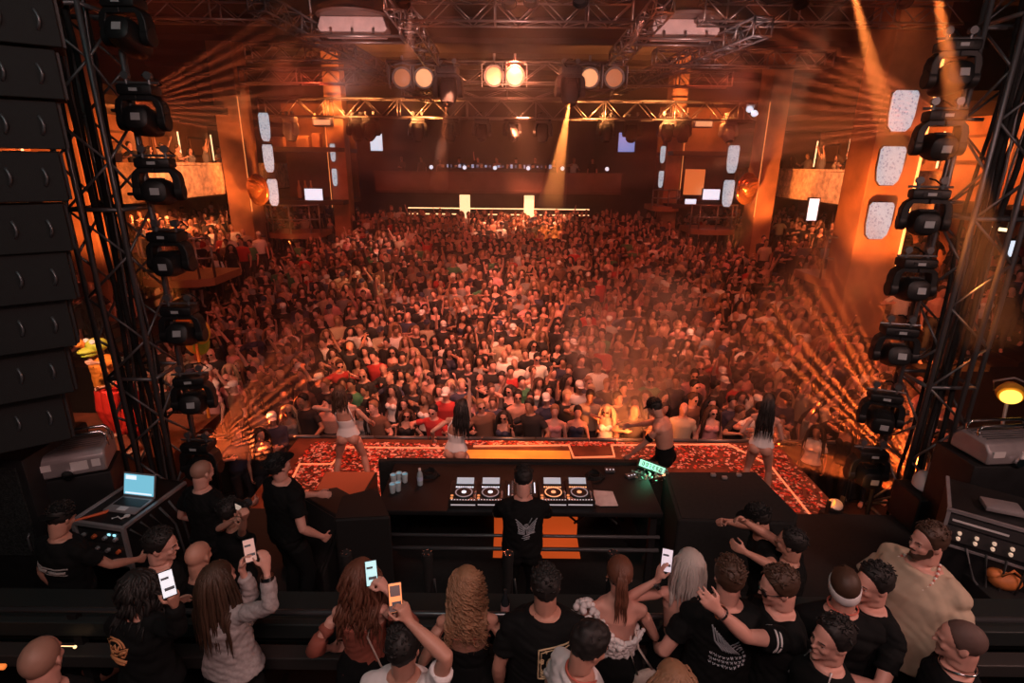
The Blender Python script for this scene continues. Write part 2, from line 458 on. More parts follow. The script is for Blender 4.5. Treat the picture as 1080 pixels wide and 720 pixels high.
    def strands(s, mb, n=80, length=.4, wave=.008, r=.011, spread=1., curl=0., seed=1, fmin=-.35, out=.02, seg=14, back_off=.0, gather=None, taperp=.55):
        """locks that start on the scalp and hang down the back and sides"""
        q = random.Random(seed); H, R = s.head, s.HR; g = 1.0 if s.sex == 'm' else .94
        up = V((0, 0, 1)); SR = s.SR
        for i in range(n):
            az = q.uniform(-pi*.62, pi*.62)*spread; el = q.uniform(.1, 1.25)
            d = V((sin(az)*cos(el), -cos(az)*cos(el), sin(el)))
            p = H+R @ (V((d.x*.078, d.y*.098-.012, d.z*.09+.032))*g*1.05)
            dv = (R @ d); pts = []; L = length*q.uniform(.8, 1.08); ph = q.uniform(0, 6.28); st = L/seg
            hv = V((dv.x, dv.y, 0))
            if hv.length > 1e-4: hv.normalize()
            v = (hv*.5+up*.1).normalized()
            wsc = q.uniform(.6, 1.3)
            for kx in range(seg+8):
                pts.append(p.copy()); 
                tt = kx/(seg+7)
                v = (v*.55+V((0, 0, -1))*.55+hv*(.07*(1-tt)))
                v.normalize()
                p = p+v*st
                # keep outside the skull and off the back
                lp = R.transposed() @ (p-H); e = sqrt((lp.x/(.082*g))**2+((lp.y+.012)/(.102*g))**2+((lp.z-.02)/(.1*g))**2)
                if e < 1.04:
                    lp = V((lp.x, lp.y+.012, lp.z-.02))*(1.04/max(e, .05)); p = H+R @ (lp+V((0, -.012, .02)))
                bz = p-s.ring['sho'][0]; lb = SR.transposed() @ bz
                if lb.z < .05:
                    lim = -(s.D['chest'][1]*s.build*s.k*.82+.012)
                    if abs(lb.x) < .2 and lb.y < 0.02 and lb.y > lim: p += SR @ V((0, (lim-lb.y)*.6, 0))
            if curl:
                x, y, _ = basis(V((.2, .1, -1))); fr = q.uniform(16, 24)
                pts = [pp+(x*cos(ph+fr*kk/len(pts)*1.6)+y*sin(ph+fr*kk/len(pts)*1.6))*curl*min(1, kk/3)*wsc for kk, pp in enumerate(pts)]
            elif wave:
                x, y, _ = basis(V((.2, .1, -1)))
                pts = [pp+(x*sin(ph+kk*.8)+y*cos(ph*1.3+kk*.7))*wave*wsc*min(1, kk/4) for kk, pp in enumerate(pts)]
            mb.path(pts, r*q.uniform(.7, 1.2), 6, lambda t: (.6+.4*min(1, t*5)) if t < taperp else max(.12, 1-(t-taperp)/(1-taperp)*.9))
        return mb
    def eyes(s, body, white, dark, brow, glasses=None):
        H, R = s.head, s.HR; g = 1.0 if s.sex == 'm' else .94
        for sg in (1, -1):
            if glasses is None:
                mb = MB(); mb.ell(H+R @ (V((sg*.031, .0775, -.002))*g), V((.0115, .0085, .0075))*g, R, 12, 8); mb.cur = 1
                mb.ell(H+R @ (V((sg*.031, .0835, -.002))*g), V((.0058, .0042, .0058))*g, R, 10, 7); mb.build('eye', [white, dark], body, True)
            mb = MB(); mb.path([H+R @ (V((sg*a, b, c))*g) for a, b, c in ((.014, .099, .017), (.03, .097, .023), (.046, .083, .018))], .0042, 6, lambda t: 1-.5*abs(t-.3)); mb.build('eyebrow', brow, body, True)
        if glasses is not None:
            mb = MB()
            for sg in (1, -1):
                mb.ell(H+R @ (V((sg*.033, .094, -.004))*g), V((.028, .008, .02))*g, R @ Rz(-sg*.25), 14, 8)
                mb.path([H+R @ (V((sg*a, b, .004))*g) for a, b in ((.058, .085), (.072, .05), (.078, .0))], .0035, 6)
            mb.path([H+R @ (V((a, b, 0))*g) for a, b in ((-.014, .104), (0, .109), (.014, .104))], .004, 6); mb.build('sunglasses', glasses, body, True)
    def beard(s, name, m, body, full=1.):
        H, R = s.head, s.HR; mb = MB()
        def E(c, r, rot=None): mb.ell(H+R @ V(c), V(r), (R @ rot) if rot is not None else R, 14, 9)
        E((0, .03, -.062), (.055, .056, .056)); E((0, .055, -.09), (.04, .042, .034)); E((0, .092, -.045), (.026, .012, .006))
        for sg in (1, -1): E((sg*.052, .012, -.04), (.012, .03, .045))
        me = remesh(mb, name, .006, 2); me.materials.append(m); return link(name, me, body)
    def cap(s, body, m, backward=False, brim=True):
        H, R = s.head, s.HR; RR = R @ (Rz(pi) if backward else Rz(0)); mb = MB(); rs = []
        oy = .012 if backward else -.012
        prof = [(1.06, .03), (1.075, .05), (1.06, .075), (.98, .1), (.8, .122), (.5, .135), (.12, .14)]
        for r, z in prof: rs.append(ring_ell(H+R @ V((0, -.008, z*.95)), R @ V((.08*r, 0, 0)), R @ V((0, .1*r, 0)), 26))
        mb.rings(rs); crown = mb.build('cap', m, body, 50)
        if brim:
            b = MB(); top = []; bot = []
            for j in range(13):
                a = -1.15+2.3*j/12; top.append((sin(a)*.078, cos(a)*.095))
            outer = [(sin(a)*.075, .095*.9+cos(a)*.085) for a in [-1.2+2.4*j/12 for j in range(13)]]
            ringA = [H+RR @ V((x, y+oy*0, .034)) for x, y in top]; ringB = [H+RR @ V((x, y, .026-.02*(1-abs(x)/.078))) for x, y in outer]
            loop = ringA+ringB[::-1]; up = R @ V((0, 0, .007)); b.rings([loop, [p+up for p in loop]]); b.build('cap_brim', m, crown, 50)
        return crown
# ------------------------------------------------------------------ materials of the place
m_black = mat('black_paint', (.010, .011, .012), .5, noise=.3, nscale=6)
m_matte = mat('black_cloth', (.008, .009, .009), .9, noise=.3, nscale=30)
m_deck = mat('stage_deck', (.15, .05, .028), .38, noise=.5, nscale=3, bump=.15, bscale=60)
m_dance = mat('dance_floor', (.03, .02, .018), .5, noise=.4, nscale=2)
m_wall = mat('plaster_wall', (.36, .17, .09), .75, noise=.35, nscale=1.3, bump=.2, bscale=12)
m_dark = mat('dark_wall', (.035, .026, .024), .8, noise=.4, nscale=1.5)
m_ceil = mat('ceiling_paint', (.032, .022, .02), .8, noise=.4, nscale=.8)
m_steel = mat('truss_steel', (.33, .30, .29), .38, .85)
m_towr = mat('tower_steel', (.16, .17, .18), .4, .6)
m_grey = mat('grey_metal', (.34, .32, .33), .45, .35, noise=.15, nscale=5)
m_white = mat('white_plastic', (.75, .74, .74), .4)
m_chrome = mat('bright_steel', (.7, .7, .72), .2, 1.)
m_orange_em = mat('orange_led', (.8, .3, .1), .4, emit=(1, .36, .1), es=2.6)
m_warm_em = mat('warm_led', (.9, .6, .4), .4, emit=(1, .55, .25), es=2.2)
m_floorled = mat('floor_led', (.8, .3, .2), .4, emit=(1, .26, .10), es=.75)
m_lamp_em = mat('lamp_glow', (.9, .6, .4), .4, emit=(1, .42, .18), es=.85)
m_cyan_em = mat('cyan_glow', (.5, .8, .9), .4, emit=(.35, .85, 1), es=1.2)
m_white_em = mat('white_glow', (.9, .9, .95), .4, emit=(.75, .86, 1), es=1.0)
m_glass = mat('lens_glass', (.03, .035, .04), .08, spec=.8)

def floor_z(Y): 
    t = max(0, min(1, (Y-11.5)/17.)); return -1.3+2.1*t

def bx(name, lo, hi, m, st=True, bevel=0.):
    mb = MB(); lo = V(lo); hi = V(hi); mb.box((lo+hi)/2, hi-lo); o = mb.build(name, m, None, 35, bevel)
    return structure(o) if st else o
# floors
bx('floor_platform', (-7, -2, -.2), (7, 3.15, .7), m_matte)
bx('floor_booth', (-7.5, 3.15, -.3), (7.5, 6.35, .25), m_matte)
bx('floor_stage', (-3.8, 6.35, -1.28), (4.75, 8.8, 0.), m_deck)
mb = MB(); rs = []
for Y in (6.35, 9, 11.5, 15, 20, 25, 28.5, 34): rs.append([V((-18, Y, floor_z(Y))), V((18, Y, floor_z(Y))), V((18, Y, floor_z(Y)-.25)), V((-18, Y, floor_z(Y)-.25))])
mb.rings(rs); structure(mb.build('floor_hall', m_dance, None, False))
bx('floor_side_stage', (-8.6, 8.1, -1.3), (-5.7, 9.75, 0.), m_deck)
# walls, ceiling
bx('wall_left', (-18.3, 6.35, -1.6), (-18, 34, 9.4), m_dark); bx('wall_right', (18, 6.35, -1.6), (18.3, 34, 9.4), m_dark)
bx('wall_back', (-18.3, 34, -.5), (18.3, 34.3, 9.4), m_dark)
mb = MB(); mb.box((0, 20.2, 9.35), (36, 27.6, .2))
for k in range(9): mb.box((0, 8.+3.1*k, 9.16), (36, .22, .22))          # shallow joists
structure(mb.build('ceiling', m_ceil, None, False))

# balconies on both sides
def balcony(sd, name):
    X = 12.0*sd
    bx('floor_gallery_'+name, (min(X, X+5.9*sd), 16, 3.35), (max(X, X+5.9*sd), 31, 3.6), m_dark)
    mb = MB(); n = 60; lo, hi = 3.4, 4.62
    rs = []
    for i in range(n+1):                                               # relief parapet
        Y = 16+15*i/n; b = .05*abs(sin(i*.9))+.03*abs(sin(i*2.3+1))
        rs.append([V((X-sd*(.02+b*.4), Y, lo)), V((X-sd*(.06+b), Y, (lo+hi)/2)), V((X-sd*(.02+b*.6), Y, hi-.1)), V((X-sd*.09, Y, hi-.08)), V((X-sd*.09, Y, hi)), V((X+sd*.16, Y, hi)), V((X+sd*.16, Y, lo))])
    mb.rings(rs); structure(mb.build('wall_parapet_'+name, mat('parapet_plaster', (.72, .50, .36), .7, noise=.45, nscale=5, bump=.7, bscale=9), None, 30))
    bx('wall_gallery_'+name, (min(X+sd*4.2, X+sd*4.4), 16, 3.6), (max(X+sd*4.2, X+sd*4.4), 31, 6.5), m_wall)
    mb = MB(); mb.box((X+sd*2.6, 23.5, 6.55), (6.6, 15, .25))
    structure(mb.build('ceiling_gallery_'+name, m_ceil, None, False))
    # wall under the gallery, at the back of the terrace
    bx('wall_terrace_'+name, (min(X+sd*3.6, X+sd*3.8), 9, -1.4), (max(X+sd*3.6, X+sd*3.8), 31, 3.35), m_wall)
    for k in range(5):
        Y = 17.5+3*k
        f = MB(); f.box((X+sd*4.12, Y, 5.35), (.08, 1.35, .95)); f2 = MB(); f2.box((X+sd*4.07, Y, 5.35), (.04, 1.15, .75))
        o = f.build('wall_panel', mat('panel_frame', (.12, .05, .03), .5), None, False); tag(o, 'framed %s panel on the orange %s gallery wall, %s from the stage' % ('tan', name, ('nearest', 'second', 'third', 'fourth', 'fifth')[k]), 'wall panel', 'framed panels on the gallery walls')
        f2.build('panel', mat('panel_tan', (.42, .2, .1), .6), o, False)
        t = MB(); t.tube((X+sd*4.05, Y+1.45, 4.7), (X+sd*4.05, Y+1.45, 6.0), .035); o = t.build('light_tube', m_warm_em, None, True)
        tag(o, 'bright vertical light tube on the %s gallery wall, %s from the stage' % (name, ('nearest', 'second', 'third', 'fourth', 'fifth')[k]), 'light tube', 'light tubes on the gallery walls')
balcony(-1, 'left'); balcony(1, 'right')

# columns with LED edge strips and pale oblong panels
def column(X, Y, w, d, name, strip_dx, z0, z1=9.2, strip=True):
    bx('wall_column_'+name, (X-w/2, Y-d/2, z0), (X+w/2, Y+d/2, z1), m_wall, bevel=.02)
    if not strip: return
    mb = MB(); mb.box((X+strip_dx, Y-d/2-.03, (4.6 if Y < 20 else 4.9)), (.05 if Y < 20 else .025, .04, (6.2 if Y < 20 else 4.4))); s = structure(mb.build('trim_strip_'+name, m_orange_em if Y < 20 else mat('dim_led', (.6, .25, .1), .4, emit=(1, .3, .08), es=.8), None, False))
column(9.62, 15.2, 1.2, 1.1, 'near_right', .62, -1.2); column(-11.6, 15.2, 1.2, 1.1, 'near_left', 0, -1.2, strip=False)
column(-11.35, 24, .95, 1.2, 'far_left', .5, -.2); column(10.4, 24, .75, 1.2, 'far_right', -.4, -.2)
column(-7.95, 26.5, .75, .8, 'back_left', -.42, 0.2); column(7.2, 26.5, .7, .8, 'back_right', .4, .2)

m_panel = mat('pale_panel', (.06, .06, .07), .6, emit=(.62, .72, 1), es=.52)
_nt = m_panel.node_tree; _tc = _nt.nodes.new('ShaderNodeTexCoord'); _vo = _nt.nodes.new('ShaderNodeTexVoronoi'); _vo.inputs['Scale'].default_value = 14
_rp = _nt.nodes.new('ShaderNodeValToRGB'); _rp.color_ramp.elements[0].color = (.12, .2, .42, 1); _rp.color_ramp.elements[1].color = (.9, .93, 1, 1); _rp.color_ramp.elements[1].position = .45
_nt.links.new(_tc.outputs['Object'], _vo.inputs['Vector']); _nt.links.new(_vo.outputs['Distance'], _rp.inputs['Fac']); _nt.links.new(_rp.outputs['Color'], _nt.nodes['Principled BSDF'].inputs['Emission Color'])
def oval_panel(px, py, Y, w, h, yaw, label):
    c = at(px, py, Y=Y); e = empty('screen_panel', c, yaw, label, 'screen', 'pale oblong screens on the columns')
    poly = [(-.40, .5), (.40, .5), (.5, .42), (.5, -.1), (.42, -.38), (.25, -.5), (-.25, -.5), (-.42, -.38), (-.5, -.1), (-.5, .42)]
    mb = MB(); mb.prism([(a*w, b*h) for a, b in poly], (0, 1, 0), .06, (0, 0, 0), (1, 0, 0), (0, 0, 1)); mb.build('screen', m_panel, e, 30)
    mb = MB(); mb.prism([(a*w*1.06, b*h*1.04) for a, b in poly], (0, 1, 0), .05, (0, .061, 0), (1, 0, 0), (0, 0, 1)); mb.build('casing', m_dark, e, 30)
    return e
for i, (px, py) in enumerate(((953, 117), (940, 175), (928, 233))):
    oval_panel(px, py, 14.4, .62, .92, .05, 'large pale oblong screen on the near right column, %s of three' % ('top', 'middle', 'bottom')[i])
for i, (px, py) in enumerate(((279, 134), (283, 167), (288, 203))):
    oval_panel(px, py, 23.2, .38, 1.05, .2, 'pale oblong screen beside the far left column, %s of three' % ('top', 'middle', 'bottom')[i])
for i, (px, py) in enumerate(((773, 168), (768, 204))):
    oval_panel(px, py, 23.2, .42, 1.05, -.2, 'pale oblong screen beside the far right column, %s of two' % ('upper', 'lower')[i])
for i, (px, py) in enumerate(((351, 161), (353, 187))):
    oval_panel(px, py, 26, .22, .75, .3, 'slim pale oblong screen on the back left column, %s of two' % ('upper', 'lower')[i])
for i, (px, py) in enumerate(((699, 163), (697, 189))):
    oval_panel(px, py, 26, .22, .72, -.3, 'slim pale oblong screen on the back right column, %s of two' % ('upper', 'lower')[i])

# back rooms, both sides: stacked bays
def bay(x0, x1, zf, zt, name, col):
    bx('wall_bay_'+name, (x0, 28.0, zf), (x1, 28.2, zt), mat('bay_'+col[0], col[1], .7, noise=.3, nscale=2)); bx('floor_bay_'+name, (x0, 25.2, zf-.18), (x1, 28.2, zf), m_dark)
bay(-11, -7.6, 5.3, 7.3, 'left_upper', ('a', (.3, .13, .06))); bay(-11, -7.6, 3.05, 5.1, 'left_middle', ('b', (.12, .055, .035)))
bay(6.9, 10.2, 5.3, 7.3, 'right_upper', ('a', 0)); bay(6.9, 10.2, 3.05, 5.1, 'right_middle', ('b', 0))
# shelf goods in the left bays
for i, (px, py, w, h, c) in enumerate(((296, 148, .5, .45, (.6, .3, .15)), (322, 150, .6, .5, (.5, .25, .12)), (336, 148, .35, .6, (.45, .2, .1)))):
    p = at(px, py, Y=26.4); mb = MB(); mb.cbox((0, 0, h/2), (w, .4, h), .04); mb.box((0, -.21, h*.6), (w*.7, .03, h*.3))
    o = mb.build('speaker_cabinet', mat('tan_case%d' % i, c, .6), None, 30); o.location = (p.x, 26.2, 5.3); tag(o, 'orange lit equipment case on upper left bay, %s' % ('beside the screen', 'in the middle', 'by the back left column')[i], 'equipment case', 'cases in the upper left bay')
for i, (px, py) in enumerate(((315, 194), (322, 196), (328, 195))):
    p = at(px, py, Y=27); mb = MB(); mb.lathe([(.06, 0), (.075, .05), (.075, .35), (.03, .48), (.03, .62)], n=12); o = mb.build('bottle', mat('amber_glass', (.5, .2, .06), .2), None, 40)
    o.location = (p.x, 27, 3.05); o.scale = (1.4, 1.4, 1.3); tag(o, 'tall amber bottle in the middle left bay, %s of three' % ('left', 'middle', 'right')[i], 'bottle', 'bottles in the middle left bay')
def screen(px, py, Y, w, h, m, label, rot=0.):
    p = at(px, py, Y=Y); e = empty('display_screen', p, rot, label, 'screen'); mb = MB(); mb.box((0, 0, 0), (w, .05, h)); mb.build('screen', m, e, False)
    mb = MB()
    for sx in (-1, 1): mb.box((sx*(w/2+.02), .02, 0), (.04, .09, h+.08)); mb.box((0, .02, sx*(h/2+.02)), (w, .09, .04))
    mb.build('frame', m_black, e, False)
m_blue_em = mat('blue_screen', (.2, .4, .8), .4, emit=(.08, .35, 1), es=2.0)
screen(364, 199, 29, .5, 1.2, m_blue_em, 'blue lit screen on the back wall, left of the mezzanine'); screen(369, 206, 28.8, .42, .5, m_white_em, 'small white screen below the blue screen')
screen(331, 205, 25.6, .8, .5, m_white_em, 'white lit screen above left railed box'); screen(397, 150, 29, .6, .8, m_white_em, 'pale screen high on back wall, left of the mezzanine booth')
screen(750, 205, 25.4, .75, .45, m_white_em, 'white lit screen above right railed box'); screen(728, 214, 25.6, .5, .35, m_white_em, 'smaller white screen left of right railed box')
screen(661, 150, 29, .8, .9, mat('dusk_screen', (.3, .35, .6), .4, emit=(.28, .33, .75), es=.8), 'bluish screen high on back wall, right of the mezzanine booth', -.3)
screen(857, 221, 20, .35, .75, m_white_em, 'white lit screen under the right gallery')
# lit panel on back right
screen(732, 192, 25.8, .9, 1.1, mat('amber_panel', (.8, .35, .12), .5, emit=(1, .25, .06), es=.5), 'orange lit square panel beside the back right column')

# mezzanine across the back, with a lit bar below
mz0 = at(396, 195, Y=28.4).x; mz1 = at(655, 195, Y=28.4).x
mb = MB(); mb.box(((mz0+mz1)/2, 28.5, 3.76), (mz1-mz0, .25, .98)); mb.box(((mz0+mz1)/2, 28.34, 3.4), (mz1-mz0, .12, .1)); mb.box(((mz0+mz1)/2, 28.5, 4.27), (mz1-mz0+.1, .4, .06))
structure(mb.build('wall_mezzanine', mat('mezz_face', (.13, .06, .05), .5, noise=.25, nscale=2), None, False))
bx('floor_mezzanine', (mz0, 28.5, 3.2), (mz1, 33.5, 3.32), m_dark)
for i, px in enumerate((490, 558)):
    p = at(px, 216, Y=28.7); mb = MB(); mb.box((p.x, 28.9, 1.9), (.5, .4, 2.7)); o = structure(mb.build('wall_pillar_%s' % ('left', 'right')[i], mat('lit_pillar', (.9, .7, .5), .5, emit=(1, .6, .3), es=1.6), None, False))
mb = MB()
for z in (1.75, 2.05, 2.35): mb.box(((mz0+mz1)/2, 29.6, z+.1), (9.5, .05, .05))
o = mb.build('bar_shelf', m_warm_em, None, False); tag(o, 'glowing shelf strips of the bar under the mezzanine', 'bar shelf')
mb = MB(); mb.cbox(((mz0+mz1)/2, 29.2, 1.2), (9.6, .6, 1.1), .04); o = mb.build('bar_counter', mat('bar_wood', (.3, .12, .06), .4), None, 35); tag(o, 'long bar counter under the mezzanine', 'bar')
# row of white spots along the mezzanine edge
for i, px in enumerate((455, 490, 522, 557, 593, 640)):
    p = at(px, 183, Y=28.3); e = empty('spot_lamp', (p.x, 28.32, 4.3), 0, 'small white spot lamp on the mezzanine edge, %s from the left' % ('first', 'second', 'third', 'fourth', 'fifth', 'sixth')[i], 'spot lamp', 'white spot lamps on the mezzanine edge')
    mb = MB(); mb.lathe([(.1, .0), (.12, -.05), (.11, -.2), (.05, -.25)], (0, 0, .2), (0, -1, .2), 14); mb.build('housing', m_black, e, 40)
    mb = MB(); mb.lathe([(.0, 0), (.095, .0), (.095, .012), (.0, .02)], (0, -.002, .2), (0, -1, .2), 14); mb.build('lens', m_white_em, e, 40)
    mb = MB(); mb.box((0, 0, .05), (.26, .04, .03)); [mb.box((sx*.13, 0, .12), (.02, .04, .16)) for sx in (-1, 1)]; mb.build('bracket', m_black, e, False)
# mezzanine booth furniture
mb = MB(); mb.cbox((-.9, 30.2, 4.0), (6.0, .8, .95), .04); mb.box((-.9, 29.78, 4.1), (5.6, .04, .5)); o = mb.build('mixing_desk', m_black, None, 35); tag(o, 'long dark desk on the back mezzanine', 'desk')
for k in range(26):
    mb = MB(); c = rnd.choice([(.9, .5, .3), (.8, .8, .9), (.5, .6, .9)]); e = mat('booth_glint%d' % (k % 3), ((.5, .25, .15), (.3, .3, .4), (.2, .25, .4))[k % 3], .4, emit=((1, .35, .2), (.7, .7, 1), (.5, .6, 1))[k % 3], es=(.12, .45, .1)[k % 3])
    mb.cbox((0, 0, .09), (rnd.uniform(.06, .17), .12, rnd.uniform(.08, .22)), .02); o = mb.build('console_unit', [e], None, 35); o.location = (-.9-2.9+5.8*(k+.5)/26, 30.0+rnd.uniform(-.2, .2), 4.475)
    tag(o, 'small lit console unit on the mezzanine desk, %d from the left' % (k+1) if False else 'one of the small lit units lined up on the long mezzanine desk', 'console', 'lit units on the mezzanine desk')

# railed boxes
def railed_box(px0, px1, pyf, pyt, Y, name, label):
    a = at(px0, pyf, Y=Y); b = at(px1, pyf, Y=Y); t = at((px0+px1)/2, pyt, Y=Y); z = a.z; H = t.z-z; w = b.x-a.x; cx = (a.x+b.x)/2
    e = empty('railed_box', (cx, Y, z), 0, label, 'viewing box')
    n = 14; arc = [(w/2*sin(-1.35+2.7*i/n)/sin(1.35), -.55*cos(-1.35+2.7*i/n)+.12) for i in range(n+1)]
    mb = MB(); mb.prism(arc+[(w/2, 1.6), (-w/2, 1.6)], (0, 0, -1), .22, (0, 0, 0), (1, 0, 0), (0, 1, 0)); mb.build('platform', mat('box_floor', (.3, .13, .07), .5), e, False)
    for hz in (H, H*.5):
        mb = MB(); mb.path([(x, y+.05, hz) for x, y in arc], .032, 8); mb.build('rail', m_steel, e, True)
    for i in (0, 3, 7, 11, 14):
        mb = MB(); mb.tube((arc[i][0], arc[i][1]+.05, 0), (arc[i][0], arc[i][1]+.05, H), .035); mb.build('post', m_steel, e, True)
railed_box(283, 338, 245, 216, 24.5, 'l', 'railed viewing box beside the far left column')
railed_box(728, 775, 241, 216, 24.0, 'r', 'railed viewing box beside the far right column')
railed_box(866, 945, 294, 250, 15.6, 'nr', 'large railed viewing box at the near right column')
railed_box(150, 226, 292, 250, 15.6, 'nl', 'railed viewing box behind the left tower')
railed_box(688, 716, 217, 200, 25.6, 'br', 'small railed box at the back right column')
# mirrored half drums beside the far columns
for i, (px, py, Y) in enumerate(((272, 200, 22.5), (788, 199, 22.5))):
    p = at(px, py, Y=Y); mb = MB(); n = 7
    for k in range(n): mb.ell((0, 0, 0), (.62-.07*k, .16+.05*k, .62-.07*k), Rz(.5*(1 if i else -1)) @ Rx(.35*k), 16, 9)
    o = mb.build('ceiling_fan_drum', mat('copper', (.6, .25, .1), .25, .8), None, True); o.location = p; tag(o, 'copper coloured domed fixture by the far %s column' % ('left', 'right')[i], 'fixture')

# glowing floor panel in the middle of the stage
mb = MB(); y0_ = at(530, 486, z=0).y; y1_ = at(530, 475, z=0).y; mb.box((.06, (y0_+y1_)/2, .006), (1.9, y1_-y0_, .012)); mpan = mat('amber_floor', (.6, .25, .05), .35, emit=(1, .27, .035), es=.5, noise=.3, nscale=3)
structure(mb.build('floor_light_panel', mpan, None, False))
# LED outline on the stage floor
def led(pts, name):
    mb = MB()
    for (x0, y0), (x1, y1) in zip(pts, pts[1:]):
        dx, dy = x1-x0, y1-y0; L = sqrt(dx*dx+dy*dy); mb.box(((x0+x1)/2, (y0+y1)/2, .012), (L+.025, .026, .02), Rz(atan2(dy, dx)))
    structure(mb.build(name, m_floorled, None, False))
def fz(px, py): p = at(px, py, z=0); return (p.x, p.y)
led([fz(304, 515), fz(316, 490), fz(350, 490), fz(365, 472), (-.95, fz(463, 473)[1]), (-.95, fz(463, 485)[1]), (.3, fz(463, 485)[1])], 'trim_led_left')
led([fz(500, 471), fz(600, 470), fz(605, 483), fz(648, 482), fz(645, 470), fz(768, 469), fz(812, 491), fz(858, 548), fz(856, 565), fz(872, 585)], 'trim_led_right')
# ------------------------------------------------------------------ confetti
mb = MB(); q = random.Random(3)
for i in range(5200):
    zone = q.random()
    if zone < .5: x, y = q.uniform(-3.5, -.9), q.uniform(6.6, 8.65)
    elif zone < .9: x, y = q.uniform(1.9, 4.7), q.uniform(6.5, 8.7)
    else: x, y = q.uniform(-1, 2), q.uniform(8.62, 8.76)
    if zone >= .5 and zone < .9 and y < 7.9 and x < 3.5: continue
    s = q.uniform(.016, .036); R = Rz(q.uniform(0, 6.28)) @ Rx(q.uniform(-.35, .35)); mb.cur = q.choice((0, 0, 1, 2, 2)); mb.box((x, y, .006+s*.15), (s*1.9, s, .002), R)
o = mb.build('confetti', [mat('foil_red', (.75, .1, .06), .4, .1), mat('foil_dark', (.16, .02, .02), .35, .4), mat('foil_pink', (.9, .55, .45), .4, .1)], None, False)
tag(o, 'red and pink paper confetti scattered over the stage floor', 'confetti', kind='stuff')

# ------------------------------------------------------------------ trusses
def truss(p0, p1, w, h, label, m=None, name='lighting_truss', r=.026, bay=None, group=None, up=(0, 0, 1)):
    m = m or m_steel; p0 = V(p0); p1 = V(p1); d = p1-p0; L = d.length; d.normalize()
    upv = V(up); s = d.cross(upv).normalized(); u = s.cross(d)
    R = Matrix((d, s, u)).transposed().to_4x4(); R.translation = p0
    e = empty(name, M=R, label=label, cat='truss', group=group)
    n = max(2, int(round(L/(bay or h*1.0))))
    for sy in (-1, 1):
        for sz in (-1, 1):
            mb = MB(); mb.tube((0, sy*w/2, sz*h/2), (L, sy*w/2, sz*h/2), r, n=8); mb.build('chord', m, e, True)
    mb = MB(); rr = r*.55
    for i in range(n):
        a, b = L*i/n, L*(i+1)/n; f = i % 2
        for sy in (-1, 1): mb.tube((a, sy*w/2, (-1 if f else 1)*h/2), (b, sy*w/2, (1 if f else -1)*h/2), rr, n=6)
        for sz in (-1, 1): mb.tube((a, (-1 if f else 1)*w/2, sz*h/2), (b, (1 if f else -1)*w/2, sz*h/2), rr, n=6)
    for i in range(0, n+1, 4):
        a = L*i/n
        for sy in (-1, 1): mb.tube((a, sy*w/2, -h/2), (a, sy*w/2, h/2), r*.9, n=6)
        for sz in (-1, 1): mb.tube((a, -w/2, sz*h/2), (a, w/2, sz*h/2), r*.9, n=6)
    mb.build('bracing', m, e, True)
    return e
def ptruss(a, b, Y, w, h, label, Y2=None, **k): return truss(at(*a, Y=Y), at(*b, Y=Y2 or Y), w, h, label, **k)
ptruss((425, 12), (668, 14), 13.5, .5, .45, 'long bright truss across the top, nearest the stage', bay=.5)
ptruss((120, 9), (280, 12), 14.2, .5, .45, 'truss at the top, running from the left tower', bay=.55)
ptruss((740, 13), (1010, 16), 14.2, .5, .45, 'truss at the top, running towards the right tower', bay=.55)
ptruss((262, 56), (372, 57), 17, .45, .4, 'short truss below the left ceiling unit')
ptruss((690, 61), (875, 63), 17, .45, .4, 'truss below the right ceiling unit')
ptruss((255, 80), (405, 81), 20, .45, .45, 'thin dark truss under the left ceiling unit, further back')
ptruss((660, 83), (770, 84), 20, .45, .45, 'thin dark truss under the right ceiling unit, further back')
ptruss((415, 0), (455, 62), 13.2, .4, .35, 'sloping truss left of the long bright truss', Y2=17.5)
ptruss((702, 3), (650, 62), 13.2, .4, .35, 'sloping truss right of the long bright truss', Y2=17.5)
ptruss((270, 2), (455, 104), 13, .4, .35, 'long sloping truss from the upper left ceiling to the far truss', Y2=24.5, m=m_towr)
ptruss((805, 28), (650, 95), 13, .4, .35, 'long sloping truss from the upper right ceiling to the far truss', Y2=24.5, m=m_towr)
ptruss((410, 76), (660, 78), 18.4, .5, .55, 'middle truss carrying the row of round blinder lamps', bay=.8)
ptruss((425, 98), (645, 100), 21.5, .5, .3, 'slim truss just behind the blinder lamps', bay=.9)
ptruss((276, 113), (800, 118), 25.2, .7, .72, 'longest truss at the back carrying the row of hanging moving heads', bay=.72, r=.035)
